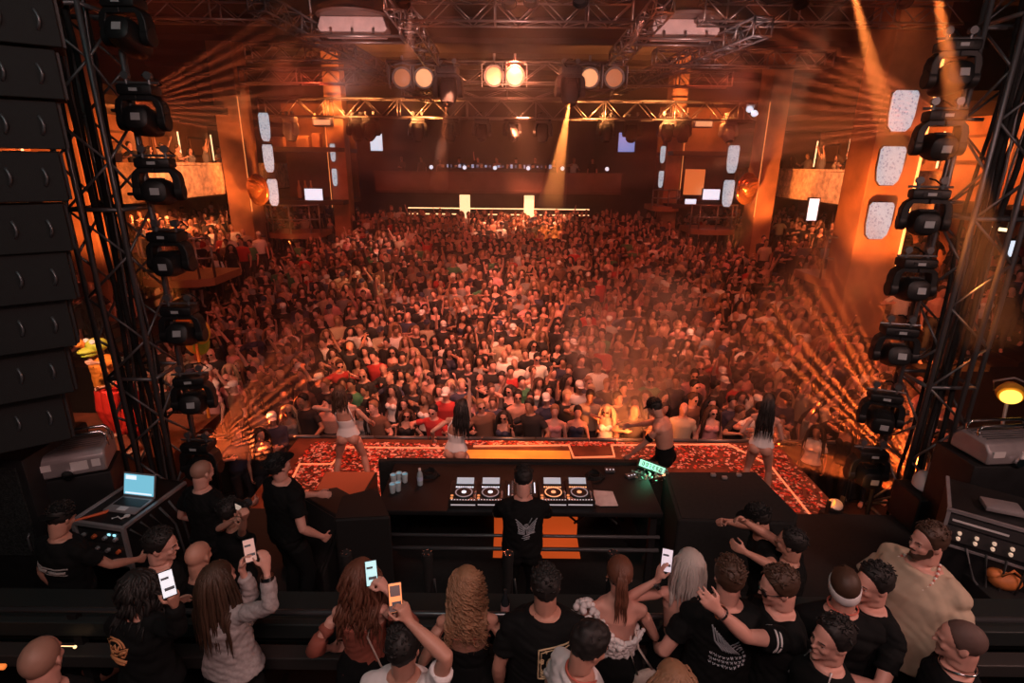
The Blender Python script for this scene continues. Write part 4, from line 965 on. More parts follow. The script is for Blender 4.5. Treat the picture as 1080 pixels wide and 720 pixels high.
# media players and mixer
def player(px, py, label, hot):
    p = at(px, py, z=TZ+.06); e = empty('media_player', (p.x, p.y, TZ), .0, label, 'media player', 'media players on the black table')
    mb = MB(); mb.cbox((0, 0, .05), (.315, .40, .10), .01); mb.build('body', mat('player_body', (.022, .02, .02), .35), e, 35)
    mb = MB(); mb.lathe([(.1, 0), (.103, .012), (.095, .02), (.06, .022), (0, .022)], (0, -.07, .1), (0, 0, 1), 28); j = mb.build('jog_wheel', m_black, e, 40)
    mb = MB(); mb.lathe([(.094, 0), (.094, .004), (.082, .004), (.082, 0)], (0, -.07, .1205), (0, 0, 1), 28); mb.build('ring', m_lamp_em if hot == 2 else mat('ring_white', (.5, .5, .55), .3, emit=(.8, .85, 1), es=.12), j, 40)
    mb = MB(); mb.lathe([(0, 0), (.026, 0), (.026, .004), (0, .005)], (0, -.07, .1225), (0, 0, 1), 18); mb.build('hub_display', m_white_em if not hot else m_lamp_em, j, 40)
    SR_ = Rx(.35); mb = MB(); mb.box((0, .14, .118), (.22, .11, .02), SR_); s_ = mb.build('screen_hood', m_black, e, False)
    mb = MB(); mb.box(V((0, .14, .13)), (.19, .085, .006), SR_); mb.build('screen', mat('player_screen', (.5, .6, .65), .3, emit=(.5, .68, .8), es=.4), s_, False)
    mb = MB(); [mb.box((-.09+.025*k, .055, .104), (.018, .014, .008)) for k in range(8)]; mb.build('hot_cue_pad', m_white_em if not hot else m_lamp_em, e, False)
    mb = MB(); [mb.lathe([(.016, 0), (.016, .008), (0, .009)], (-.125, -.16+.05*k, .1), (0, 0, 1), 10) for k in range(2)]; mb.build('play_button', mat('green_red', (.6, .3, .2), .4, emit=(1, .35, .1), es=.6), e, 40)
    mb = MB(); mb.box((.125, -.08, .102), (.012, .14, .006)); mb.box((.125, -.06, .11), (.022, .02, .016)); mb.build('tempo_slider', m_grey, e, False)
    mb = MB(); mb.box((0, -.201, .05), (.26, .006, .012)); [mb.box((-.12+.03*k, -.185, .103), (.015, .012, .006)) for k in range(9)]; mb.build('front_lamp', mat('tiny_white', (.8, .8, .8), .4, emit=(.9, .9, 1), es=.3), e, False)
for i, (px, lab, h) in enumerate(((490, 'leftmost media player on the black table', 0), (517.5, 'media player directly left of the DJ', 0), (583, 'media player directly right of the DJ with orange ring', 2), (610, 'media player next to the paper sheets', 1))):
    player(px, 520, lab, h)
p = at(550, 521, z=TZ+.05); e = empty('dj_mixer', (p.x, p.y, TZ), 0, 'black DJ mixer between the media players in front of the DJ', 'mixer')
mb = MB(); mb.cbox((0, 0, .05), (.33, .40, .10), .01); mb.build('body', mat('player_body'), e, 35)
for c in range(4):
    for r in range(5): mb = MB(); mb.lathe([(.012, 0), (.01, .02), (0, .021)], (-.1+.067*c, .15-.05*r, .1), (0, 0, 1), 8); mb.build('knob', m_grey, e, 40)
    mb = MB(); mb.box((-.1+.067*c, -.13, .103), (.008, .09, .006)); mb.box((-.1+.067*c, -.12, .112), (.02, .014, .016)); mb.build('fader', m_white, e, False)
mb = MB(); mb.box((-.14, .0, .102), (.012, .2, .006)); mb.box((.145, .05, .102), (.012, .2, .006)); mb.build('level_meter', m_white_em, e, False)
# paper sheets
mb = MB()
for k in range(4): mb.box((.01*k, -.012*k, .004+.004*k), (.2, .27, .003), Rz(.05*k-.1))
mb.box((.0, .0, .021), (.16, .004, .001)); o = mb.build('paper_sheets', mat('paper', (.62, .6, .6), .8, noise=.12, nscale=14), None, False); p = at(636, 525, z=TZ); o.location = (p.x, p.y, TZ); tag(o, 'loose white paper sheets on the table right of the players', 'paper')
# glasses, the blue light on their water put in as emission, water bottle
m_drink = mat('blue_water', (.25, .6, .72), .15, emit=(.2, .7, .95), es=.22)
for i, (px, py) in enumerate(((415, 505), (421, 503), (427, 504), (414, 515), (420, 513))):
    p = at(px, py, z=TZ+.05); e = empty('drink_cup', (p.x, p.y, TZ), 0, 'pale blue lit plastic cup on the table, %s' % ('back left of the five', 'back middle of the five', 'back right of the five', 'front left of the five', 'front right of the five')[i], 'cup', 'cups on the left end of the table')
    mb = MB(); mb.lathe([(.028, 0), (.03, .004), (.036, .11), (.033, .11), (.027, .07), (0, .07)], n=16); mb.build('cup', mat('clear_cup', (.55, .7, .75), .15), e, 40)
    mb = MB(); mb.lathe([(.0, .072), (.029, .073), (.031, .095), (0, .096)], n=14); mb.build('water', m_drink, e, 40)
p = at(443, 506, z=TZ+.06); e = empty('water_bottle', (p.x, p.y, TZ), 0, 'clear water bottle standing right of the cups', 'bottle')
mb = MB(); mb.lathe([(.03, 0), (.033, .01), (.033, .13), (.03, .15), (.014, .18), (.014, .19), (0, .19)], n=16); mb.build('bottle', mat('clear_bottle', (.4, .52, .58), .12), e, 40); mb = MB(); mb.lathe([(.017, .188), (.017, .21), (0, .211)], n=12); mb.build('cap', m_white, e, 40); mb = MB(); mb.lathe([(.0335, .06), (.0345, .06), (.0345, .11), (.0335, .11)], n=16); mb.build('label', mat('pale_label', (.5, .6, .8), .5), e, 40)
# small remote / phone near booth right, and cables on the table
for i, (px, py, lab) in enumerate(((643, 497, 'small black gadget with lights on the table, behind the paper'), (665, 503, 'second small black gadget on the table, left of the green sign'))):
    p = at(px, py, z=TZ); e = empty('gadget', (p.x, p.y, TZ), .4*i, lab, 'gadget'); mb = MB(); mb.cbox((0, 0, .02), (.12, .08, .035), .008); mb.build('body', m_towr, e, 35); mb = MB(); [mb.box((-.04+.04*k, -.02, .039), (.012, .012, .004)) for k in range(3)]; mb.build('light', m_white_em, e, False)
for i, (x0, lab) in enumerate(((-.95, 'black cable coiled on the table left of the media players'), (.98, 'black cable coiled beside the paper sheets'))):
    mb = MB(); mb.path([(x0+.12*cos(t*.9)*(1-.02*t), 5.65+.09*sin(t*.9), TZ+.012+.0025*t) for t in range(24)], .01, 6); o = mb.build('cable_coil', m_matte, None, True); tag(o, lab, 'cable')
# green lit sign on a stand
p = at(687, 492, Y=5.9); e = empty('message_sign', p, -.05, 'green white lit message sign tilted at the right end of the booth', 'sign')
R_ = Ry(.36) @ Rx(-.5); mb = MB(); mb.box((0, 0, 0), (.36, .05, .11), R_); mb.build('housing', m_black, e, False)
mb = MB(); mb.box(R_ @ V((0, -.027, 0)), (.33, .006, .078), R_); sface = mb.build('lit_face', mat('sign_face', (.5, .9, .75), .4, emit=(.42, 1, .75), es=.8), e, False)
mb = MB()
def bar(x, z, w, h): mb.box(R_ @ V((x, -.0325, z)), (w, .004, h), R_)
m_ink = mat('sign_ink', (.01, .04, .03), .6)
for x0 in (-.135, -.09, -.045, 0, .045, .09, .135): bar(x0+.0225, 0, .003, .055)
# block characters as far as they can be read on the sign
for ch, x0 in zip('DOZERO', (-.118, -.072, -.026, .02, .066, .112)):
    bar(x0, .02, .028, .006); bar(x0, -.02, .028, .006)
    if ch in 'DO': bar(x0-.012, 0, .006, .04); bar(x0+.012, 0, .006, .04)
    if ch == 'Z': bar(x0, 0, .022, .006)
    if ch in 'ER': bar(x0-.012, 0, .006, .04); bar(x0, 0, .022, .006)
mb.build('characters', m_ink, sface, False)
mb = MB(); mb.tube((0, .03, -.05), (0, .06, TZ-p.z), .014); mb.box((0, .06, TZ-p.z+.008), (.2, .14, .016)); mb.build('stand', m_black, e, False)
# confetti foil heap glowing green under the sign
mb = MB(); q = random.Random(5)
for k in range(60): s = q.uniform(.008, .022); mb.box((q.uniform(-.25, .2), q.uniform(-.2, .02), .004+q.uniform(0, .02)), (s*2, s, .003), Euler((q.uniform(-.6, .6), q.uniform(-.6, .6), q.uniform(0, 3))).to_matrix())
o = mb.build('foil_scraps', mat('silver_foil', (.6, .65, .62), .25, .7), None, False); o.location = (p.x-.02, p.y-.1, TZ); tag(o, 'silver foil scraps on the table below the green sign', 'foil scraps', kind='stuff')
# wings of the booth: left sloped tops, right long flat desk
def block(pts, ztop, zbot, name, label, cat, mt, mtop=None):
    P = [at(px, py, z=ztop) for px, py in pts]; mb = MB(); mb.rings([[V((a.x, a.y, zbot)) for a in P], P]); e = empty(name, (0, 0, 0), 0, label, cat); mb.build('cabinet', mt, e, False, .02)
    t = MB(); c = sum(P, V((0, 0, 0)))/len(P); t.rings([[c+(a-c)*.94+V((0, 0, .001)) for a in P], [c+(a-c)*.94+V((0, 0, .008)) for a in P]]); t.build('top_cover', mtop or mt, e, False); return e
block([(343, 497), (398, 497), (378, 531), (322, 534)], .85, 0, 'stage_monitor', 'low boxy stage monitor with reddish top, left of the booth', 'stage monitor', m_black, mat('red_brown_cover', (.34, .105, .05), .5))
block([(399, 483), (690, 485), (690, 488.5), (399, 486.5)], TZ+.02, .26, 'booth_wall', 'low black wall along the audience side of the booth', 'booth', m_matte)
block([(700, 497), (797, 497), (842, 542), (838, 552), (715, 548)], 1.15, 0, 'side_desk', 'dark angular desk right of the booth', 'desk', m_matte)
for k, (px, py) in enumerate(((752, 502), (764, 505), (779, 502))):
    p = at(px, py, z=1.16); mb = MB(); mb.cbox((0, 0, .02), (.06, .04, .035), .008); o = mb.build('small_case', m_grey, None, 35); o.location = (p.x, p.y, 1.16); tag(o, 'tiny grey gadget on the dark angular desk, %s' % ('left', 'middle', 'right')[k], 'gadget', 'gadgets on the angular desk')
# wedge monitors
def wedge(px, py, z, rz, label, s=1.):
    p = at(px, py, z=z); e = empty('wedge_monitor', p, rz, label, 'stage monitor'); w, d, h = .62*s, .62*s, .62*s
    mb = MB(); rs = [[V((x, -d/2, 0)), V((x, d/2, 0)), V((x, d/2, h*.35)), V((x, d*.1, h)), V((x, -d/2, h*.8))] for x in (-w/2, w/2)]; mb.rings(rs); mb.build('cabinet', mat('wedge_black', (.006, .0065, .0065), .75), e, False, .015)
    n = V((0, h*.65, d*.4)).normalized(); mb = MB(); c = V((0, d*.3+.008, h*.675+.006)); mb.box(c, (w*.9, .02, h*.68), Rx(atan2(d*.4, h*.65))); mb.build('grille', m_matte, e, False)
    mb = MB(); [mb.path([(sx*w/2, -.08, h*.4), (sx*(w/2+.03), -.08, h*.42), (sx*(w/2+.03), .08, h*.42), (sx*w/2, .08, h*.4)], .012, 6) for sx in (-1, 1)]; mb.build('handle', m_towr, e, True)
    mb = MB(); [mb.box((-.05, -d/2-.004, h*.5-.08*k), (.12, .008, .014)) for k in range(2)]; mb.build('connector_panel', mat('pink_mark', (.6, .35, .35), .5), e, False)
    return e
block([(360, 523), (398, 514), (412, 545), (352, 548)], 1.25, .25, 'speaker_plinth', 'tall dark plinth between the left monitor and the table', 'plinth', mat('wedge_black', (.006, .0065, .0065), .75))
wedge(352, 592, .25, 2.5, 'dark wedge monitor on the floor behind the man with the black cap', 1.3)
wedge(672, 556, .26, -2.6, 'dark wedge monitor on the floor right of the table', 1.1)
# black stage jets standing behind the rail
for i, px in enumerate((368, 452, 536, 645)):
    p = at(px, 575, Y=4.1); e = empty('stage_jet', (p.x, 4.0, .25), 0, 'slim black stage post with small lights behind the rail, %s from the left' % ('first', 'second', 'third', 'fourth')[i], 'stage post', 'slim posts behind the rail')
    mb = MB(); mb.lathe([(.12, 0), (.12, .03), (.045, .05), (.045, p.z-.25-.1), (.05, p.z-.25-.08), (.05, p.z-.25), (.01, p.z-.24)], n=16); mb.build('post', m_matte, e, 40)
    mb = MB(); [mb.lathe([(.01, 0), (.01, .008), (0, .009)], (.035*cos(a), .035*sin(a), p.z-.248), (0, 0, 1), 8) for a in (.4, 1.6, 2.8, 4., 5.2)]; mb.build('stud', m_chrome, e, 40)
    mb = MB(); mb.path([(.06, -.03, p.z-.5), (.1, -.08, p.z-.8), (.06, -.06, .3), (.12, -.1, .02)], .012, 6); mb.build('cable', m_towr, e, True)
p = at(533, 612, Y=3.6); e = empty('drink_bottle', (p.x, 3.35, p.z-.1), 0, 'small bottle with pink label standing on the rail ledge', 'bottle'); mb = MB(); mb.lathe([(.03, 0), (.032, .01), (.032, .14), (.013, .2), (.013, .24), (0, .24)], n=14); mb.build('bottle', m_glass, e, 40); mb = MB(); mb.lathe([(.0325, .05), (.034, .05), (.034, .11), (.0325, .11)], n=14); mb.build('label', mat('pink_label', (.75, .4, .38), .5), e, 40)
BOT = e
# ------------------------------------------------------------------ rail of the viewing platform
RL = empty('platform_rail', (0, 3.02, .7), 0, 'long dark rail with ledge in front of the spectators', 'rail')
zr = at(540, 648, Y=3.02).z-.7
mb = MB(); mb.tube((-6.5, 0, zr), (6.5, 0, zr), .02, n=10); mb.build('handrail', mat('dull_steel', (.16, .17, .18), .3, .8), RL, True)
mb = MB(); mb.box((0, -.02, zr-.12), (13, .06, .12)); mb.build('upper_board', mat('rail_board', (.014, .02, .02), .5), RL, False, .008)
mb = MB(); mb.box((0, -.06, zr-.33), (13, .12, .1)); mb.build('lower_board', mat('rail_board2', (.03, .03, .029), .45), RL, False, .008)
mb = MB(); mb.box((0, .28, zr-.3), (13, .45, .03)); mb.build('ledge', mat('rail_board'), RL, False)
for x in range(-6, 7): mb = MB(); mb.box((x, 0, (zr-.02)/2), (.06, .05, zr-.02)); mb.build('post', m_black, RL, False)
BOT.location = (at(533, 612, Y=3.3).x, 3.3, .7+zr-.285)
# orange lit tube low at the far left, small lamp
mb = MB(); mb.tube((-3.2, 0, 0), (-2.42, 0, 0), .018); o = mb.build('neon_tube', mat('neon_orange', (1, .4, .1), .4, emit=(1, .22, .04), es=.8), None, True); p = at(8, 703, Y=2.7); o.location = (p.x+2.4, 2.7, p.z); tag(o, 'orange glowing tube low at the left edge behind the bald head', 'light tube')
p = at(79, 682, Y=2.9); mb = MB(); mb.ell((0, 0, 0), (.011, .011, .011), None, 12, 8); mb.tube((-.14, 0, .006), (-.005, 0, .006), .003); o = mb.build('rail_lamp', m_warm_em, None, True); o.location = p; tag(o, 'small warm lamp below the rail right of the bald head', 'lamp')
# barrier in front of the crowd
for i in range(15):
    x = -6.9+.98*i; e = empty('crowd_barrier', (x, 8.98, -1.3), 0, 'black crowd barrier panel along the stage edge, %s from the left' % ('first second third fourth fifth sixth seventh eighth ninth tenth eleventh twelfth thirteenth fourteenth fifteenth'.split()[i]), 'barrier', 'barrier panels along the stage edge')
    mb = MB(); mb.box((0, 0, .62), (.95, .04, 1.1)); mb.build('panel', m_matte, e, False); mb = MB(); mb.tube((-.48, 0, 1.24), (.48, 0, 1.24), .035, n=10); mb.build('top_rail', m_towr, e, True); mb = MB(); mb.box((0, .2, .02), (.9, .5, .03)); mb.build('foot_plate', m_black, e, False)
    for sx in (-1, 1): mb = MB(); mb.tube((sx*.46, 0, 0), (sx*.46, 0, 1.24), .025); mb.build('post', m_towr, e, True)
# ------------------------------------------------------------------ people at the front
SK = [mat('skin_fair', (.62, .33, .26), .5, noise=.08, nscale=9), mat('skin_tan', (.50, .26, .19), .5, noise=.08, nscale=9), mat('skin_olive', (.36, .19, .12), .5, noise=.08, nscale=9)]
HM = {'black': mat('hair_black', (.009, .008, .0075), .62), 'brown': mat('hair_brown', (.055, .028, .016), .58), 'auburn': mat('hair_auburn', (.12, .045, .025), .58), 'blonde': mat('hair_blonde', (.48, .34, .22), .58), 'grey': mat('hair_grey', (.2, .18, .17), .5), 'ash': mat('hair_ash', (.42, .38, .35), .58), 'honey': mat('hair_honey', (.26, .14, .075), .58), 'shaved': mat('hair_shaved', (.10, .06, .05), .7), 'stubble': mat('hair_stubble', (.30, .165, .12), .55)}
CM = {'black': mat('cloth_black', (.0045, .0056, .006), .9, spec=.2), 'white': mat('cloth_white', (.68, .67, .67), .85), 'beige': mat('cloth_beige', (.46, .37, .27), .85), 'grey': mat('cloth_grey', (.36, .33, .33), .85, noise=.15, nscale=60), 'rust': mat('cloth_rust', (.27, .075, .05), .8), 'navy': mat('cloth_navy', (.015, .018, .035), .85), 'denim': mat('cloth_denim', (.05, .06, .09), .85)}
m_eyew = mat('eye_white', (.7, .68, .66), .3); m_dk = mat('dark_pupil', (.01, .008, .008), .3); m_shade = mat('shades', (.01, .01, .012), .15)
from mathutils.bvhtree import BVHTree
def person(head, floor, sex, h, rz, label, skin=1, clothes=(), hair=None, hcol='brown', rh=None, lh=None, vox=.0085, eyes=False, glasses=False, beard=None, hk=None, place=None, group=None, brow=None, **kw):
    B0 = Body(sex, h, **kw); top = B0.head+B0.HR @ V((0, -.01, .118)); ztop = floor+top.z
    w = at(head[0], head[1], z=ztop) if place is None else V(place); Rw = Rz(rz); o3 = Rw @ V((top.x, top.y, 0))
    org = V((w.x-o3.x, w.y-o3.y, floor)) if place is None else V((place[0], place[1], floor))
    def loc(t):
        if t is None: return None
        if t[0] == 'px': return Rw.transposed() @ (at(t[1], t[2], d=t[3])-org)
        return V(t)
    B = Body(sex, h, rh=loc(rh), lh=loc(lh), **kw)
    me = B.skin('person', vox); me.materials.append(SK[skin]); o = link('person', me); o.location = org; o.rotation_euler = (0, 0, rz)
    tag(o, label, 'person', group); out = {}
    for c in clothes:
        kind, m = c[0], c[1]; k = dict(c[2]) if len(c) > 2 else {}; nm = k.pop('name', kind)
        me = getattr(B, kind)(nm, **k); me.materials.append(CM[m] if m in CM else MATS[m]); out[nm] = link(nm, me, o)
    hm = HM[hcol]
    if hair == 'short': mb = B.hair_cap('hair', .010, rough=.007, top=.012, seed=len(label)); B_tufts(B, mb, len(label)); out['hair'] = mb.build('hair', hm, o, True)
    elif hair == 'buzz': out['hair'] = B.hair_cap('hair', .003, rough=.0015, top=.0, seed=3).build('hair', hm, o, True)
    elif hair == 'curlytop': mb = B.hair_cap('hair', .012, rough=.012, top=.018, curl=45, seed=9); B_tufts(B, mb, 5, 170, .022); out['hair'] = mb.build('hair', hm, o, True)
    elif hair in ('long', 'straight', 'curly', 'wavy', 'tail', 'bob'):
        mb = B.hair_cap('hair', .012, rough=.003); p = dict(long=dict(n=120, length=.5, r=.010, wave=.006), wavy=dict(n=120, length=.52, r=.010, wave=.012), straight=dict(n=150, length=.36, r=.009, wave=.002), bob=dict(n=150, length=.3, r=.009, wave=.002), curly=dict(n=150, length=.46, r=.0062, curl=.017, seg=30), tail=dict(n=40, length=.36, r=.009, wave=.003, spread=.16))[hair]
        p.update(hk or {}); B.strands(mb, **p); out['hair'] = mb.build('hair', hm, o, True)
    if eyes or glasses: B.eyes(o, m_eyew, m_dk, HM[brow or 'black'], m_shade if glasses else None)
    if beard: B.beard('beard', HM[beard], o)
    out['B'] = B; out['o'] = o
    return out
def B_tufts(B, mb, seed, n=150, ln=.03):
    q = random.Random(seed); H, R = B.head, B.HR; g = 1. if B.sex == 'm' else .94
    for i in range(n):
        az = q.uniform(-pi, pi); el = q.uniform(.15, 1.5); d = V((sin(az)*cos(el), -cos(az)*cos(el), sin(el)))
        if d.y > .45 and d.z < .72: continue
        if d.z < .38 and abs(d.x) > .5: continue
        p = V((d.x*.078, d.y*.098-.012, d.z*.094+.034))*g; t = V((q.uniform(-.6, .6), q.uniform(-.2, .9), q.uniform(-.2, .4))); t = (t-d*t.dot(d)).normalized(); L = ln*q.uniform(.6, 1.2)
        pts = [H+R @ (p+t*L*s_+d*(.004+L*.55*sin(s_*2.4))) for s_ in (-.2, .1, .4, .7, 1.)]
        mb.path(pts, .0075, 5, lambda t_: 1-.75*t_)
def decal(sh, B, lines, m, name='print', r=.004, cz=.30, side=-1, cx=0.):
    """raised print: polylines in (u right, v up) projected on the back (-1) or front (+1) of a garment"""
    dg = bpy.context.evaluated_depsgraph_get(); me = sh.data; bvh = BVHTree.FromPolygons([v.co[:] for v in me.vertices], [p.vertices[:] for p in me.polygons])
    p0, R = B.ring['ribs']; mb = MB()
    for ln in lines:
        w = r
        if isinstance(ln, tuple) and not isinstance(ln[0], (tuple, list)): w, ln = ln[0], ln[1]
        pts = []
        for (u0, v0), (u1, v1) in zip(ln, ln[1:]):
            n = max(1, int(max(abs(u1-u0), abs(v1-v0))/.012))
            for k in range(n): pts.append((lerp(u0, u1, k/n), lerp(v0, v1, k/n)))
        pts.append(ln[-1]); P = []
        for u, v in pts:
            a = p0+R @ V((u+cx, side*.6, v+cz-.27)); hit = bvh.ray_cast(a, R @ V((0, -side, 0)))
            if hit[0] is not None: P.append(hit[0]+R @ V((0, side*.002, 0)))
        if len(P) > 1: mb.path(P, w, 5)
    if mb.v: return mb.build(name, m, sh, True)
def arc(cx, cy, rx, ry, a0, a1, n=12): return [(cx+rx*cos(a0+(a1-a0)*i/n), cy+ry*sin(a0+(a1-a0)*i/n)) for i in range(n+1)]
def phone(person_out, side, label, scr, toward=None, rz=None, scrcol=None):
    """a phone held in the hand of a person: its own thing"""
    B, o = person_out['B'], person_out['o']; Mw = Matrix.Translation(o.location) @ Matrix.Rotation(o.rotation_euler.z, 4, 'Z')
    d = Mw.to_3x3() @ B.hd[side]; n = Mw.to_3x3() @ B.hn[side]; W = Mw @ (B.wr[side]+B.hd[side]*.115+B.hn[side]*.035)
    if toward is None: toward = CAM
    f = (V(toward)-W).normalized(); up = V((0, 0, 1)); x = up.cross(f).normalized(); u = f.cross(x)
    M4 = Matrix((x, u, f)).transposed().to_4x4(); M4.translation = W
    e = empty('phone', M=M4, label=label, cat='phone')
    mb = MB(); mb.cbox((0, .015, 0), (.07, .142, .009), .004); mb.build('casing', mat('phone_case', (.02, .02, .022), .3), e, 35)
    mb = MB(); mb.box((0, .015, .0052), (.062, .132, .002)); s = mb.build('screen', scr, e, False)
    mb = MB(); mb.box((-.008, .045, .0064), (.036, .012, .0008)); mb.build('screen_text', mat('screen_ink', (.05, .08, .1), .5), s, False)
    mb = MB(); mb.box((.004, -.012, .0064), (.046, .016, .0008)); mb.build('screen_text', mat('screen_ink'), s, False)
    return e, s
floorP, floorB = .7, .25
A = RAD
# --- spectators on the platform
m_gold = mat('gold_print', (.62, .47, .28), .5); m_pale = mat('pale_print', (.34, .38, .42), .6)
w_em = person((146, 600), floorP, 'f', 1.68, -.15, 'woman in black jacket with round orange emblem on its back, looking at her phone', 1, [('shirt', 'black', dict(sleeve=1.9, grow=.03, loose=1.1)), ('trousers', 'black')], 'wavy', 'black', rh=('px', 184, 636, 3.0), nod=.35, rcurl=1., hk=dict(length=.22, n=90), rpole=(.6, -.2, -1), lh=(-.12, .36, 1.12))
decal(w_em['shirt'], w_em['B'], [arc(0, .02, .075, .06, .3, pi-.3), arc(0, .02, .055, .045, .3, pi-.3), [(-.09, .03), (-.06, -.02), (0, -.005), (.09, .035), (.06, -.03), (-.06, -.045)], [(-.03, .03), (-.03, 0), (0, .04), (.02, 0), (.03, .04)], (.012, [(-.06, -.06), (.06, -.07)]), (.010, [(-.05, -.075), (.045, -.09)]), (.012, [(-.075, .0), (-.02, -.025)]), (.012, [(.02, -.02), (.075, .015)])], mat('orange_print', (.55, .24, .1), .6), r=.006, cz=.36, cx=-.06)
phone(w_em, 'r', 'phone with white screen in the hands of the woman with the emblem jacket', mat('phone_white', (.8, .85, .9), .3, emit=(.75, .9, 1), es=.6))
person((168, 560), floorP-.2, 'm', 1.72, -1.35, 'dark haired young man in black facing right, behind the woman in the emblem jacket', 0, [('shirt', 'black'), ('trousers', 'black')], 'short', 'black', eyes=True, nod=.15)
person((206, 573), floorB, 'm', 1.78, -.1, 'bald man seen from behind, left of the woman in grey knitwear', 1, [('shirt', 'black'), ('trousers', 'black')], None, nod=.05)
wg = person((226, 594), floorP, 'f', 1.66, -.35, 'woman with long dark hair in a grey knitted jumper, filming with both arms raised', 0, [('shirt', 'grey', dict(sleeve=1.75, grow=.026, length='hip', loose=1.15)), ('trousers', 'black')], 'straight', 'brown', rh=('px', 281, 600, 3.25), lh=('px', 255, 600, 3.42), rpole=(1, -.1, -.9), lpole=(.2, .3, -1), rcurl=.5, lcurl=.5, tilt=-.08, hk=dict(length=.34, spread=.9), rdir=(-.25, .3, 1), ldir=(.1, .3, 1))
m_prev = mat('phone_orange', (.8, .3, .1), .3, emit=(1, .25, .06), es=.8)
phone(wg, 'l', 'phone held up by the woman in the grey jumper', mat('phone_dim', (.5, .3, .25), .3, emit=(1, .6, .5), es=.25))
mb = MB(); wB = wg['B']; mb.lathe([(.034, -.012), (.038, -.012), (.038, .012), (.034, .012)], wB.wr['r']-wB.hd['r']*.05, wB.wr['r']-wB.el['r'], 18); mb.build('watch', m_chrome, wg['o'], 40)
person((37, 678), floorP, 'm', 1.75, .2, 'bald headed man at the bottom left corner', 0, [('shirt', 'black'), ('trousers', 'black')], 'buzz', 'stubble')
wr = person((380, 590), floorP, 'f', 1.68, -.1, 'woman with long wavy hair in a rust red off-shoulder top, holding a phone', 0, [('shirt', 'rust', dict(sleeve=0, top='chest', grow=.012)), ('skirt', 'black', dict(drop=.55))], 'wavy', 'auburn', rh=('px', 408, 622, 3.2), lh=(-.26, .06, .95), rpole=(.8, -.2, -1), rcurl=.8, nod=.15, hk=dict(length=.32))
BB = wr['B']; mb = MB()
for sd in 'lr':
    n_ = MB(); pts = [(lerp(BB.sh[sd], BB.el[sd], t), .052*.8*BB.k+.012) for t in (.5, .7, .9, 1.)]+[(lerp(BB.el[sd], BB.wr[sd], t), .045*.8*BB.k+.01) for t in (.15, .3)]; limb(n_, pts, 14); n_.build('sleeve', CM['rust'], wr['o'], True)
mb.path([BB.sh['r']+V((-.03, -.06, .05)), BB.sh['r']+V((-.06, -.12, -.1)), BB.ring['waist'][0]+V((.14, -.12, 0)), BB.ring['hip'][0]+V((.2, -.03, -.1))], .006, 6); mb.build('shoulder_strap', mat('pale_strap', (.6, .5, .45), .5), wr['o'], True)
phone(wr, 'r', 'phone with bright cyan screen held by the woman in rust red', mat('phone_cyan', (.5, .85, .9), .3, emit=(.42, .95, 1), es=.6))
mw = person((424, 664), floorP, 'm', 1.76, -.2, 'man in a white t-shirt seen from behind, holding up a phone that shows the stage', 1, [('shirt', 'white'), ('trousers', 'black')], 'short', 'black', rh=('px', 431, 655, 2.75), rpole=(1, -.3, -.4), rcurl=.9, rdir=(-.4, .15, 1))
ph, ps = phone(mw, 'r', 'phone showing the orange stage, held up by the man in white', m_prev)
mb = MB(); mb.cbox((0, .045, .0067), (.05, .05, .001), .0004); mb.box((0, -.035, .0066), (.066, .03, .0012)); mb.build('camera_view', mat('view_dark', (.04, .02, .02), .3), ps, False)
wc = person((492, 600), floorP, 'f', 1.68, .05, 'woman with big blonde-brown curls in a black backless dress', 1, [('shirt', 'black', dict(sleeve=0, top='ribs', grow=.012)), ('skirt', 'black', dict(drop=.55))], 'curly', 'honey', lh=(-.22, .1, .98), rh=(.24, .12, .98), hk=dict(n=190, length=.36, fmin=0))
BB = wc['B']; mb = MB(); mb.path([BB.ring['chest'][0]+V((x, -.118+.35*x*x*4, 0)) for x in (-.14, -.07, 0, .07, .14)], .006, 6); mb.path([BB.ring['hip'][0]+V((-.2, -.02, -.1)), BB.ring['chest'][0]+V((-.16, -.08, 0)), BB.sh['l']+V((.04, -.05, .04))], .006, 6); mb.build('strap', CM['rust'], wc['o'], True)
mg = person((576, 601), floorP, 'm', 1.8, -.02, 'man in a black t-shirt with a square gold bandana print on its back', 1, [('shirt', 'black', dict(grow=.022, loose=1.08)), ('trousers', 'black')], 'short', 'black', build=1.08)
L = [arc(0, 0, .05, .062, 0, 6.28, 20), arc(0, 0, .058, .072, 0, 6.28, 20)]; S_ = .105
rot = lambda pts, a=.0: [(x*cos(a)-y*sin(a), x*sin(a)+y*cos(a)) for x, y in pts]
sq = [(-S_, -S_), (-S_, S_), (S_, S_+.04), (S_, -S_+.03), (-S_, -S_)]; L += [(.005, sq), [(x*.86, y*.86) for x, y in sq]]
q = random.Random(2)
for k in range(46):
    a = q.uniform(0, 6.28); rr = q.uniform(.065, .1); x, y = rr*cos(a)*1.2, rr*sin(a)*1.2
    if abs(x) < .09 and abs(y) < .1: L.append(arc(x, y, .010, .009, q.uniform(0, 6), q.uniform(6, 10), 7))
for k in range(9): a = k*.7; L.append([(.012*cos(a), .015*sin(a)), (.035*cos(a+.4), .045*sin(a+.4))])
decal(mg['shirt'], mg['B'], L, m_gold, r=.0034, cz=.30, cx=.07)
wp = person((655, 589), floorP, 'f', 1.67, -.05, 'woman with a ponytail and bare back in a white ruffled top', 0, [('skirt', 'black', dict(drop=.55))], 'tail', 'auburn', rh=(.2, .24, 1.02), lh=(-.2, .24, 1.02), hk=dict(length=.21))
BB = wp['B']; mb = MB(); q = random.Random(4)   # ruffles: wavy bands round the ribs and over the left shoulder
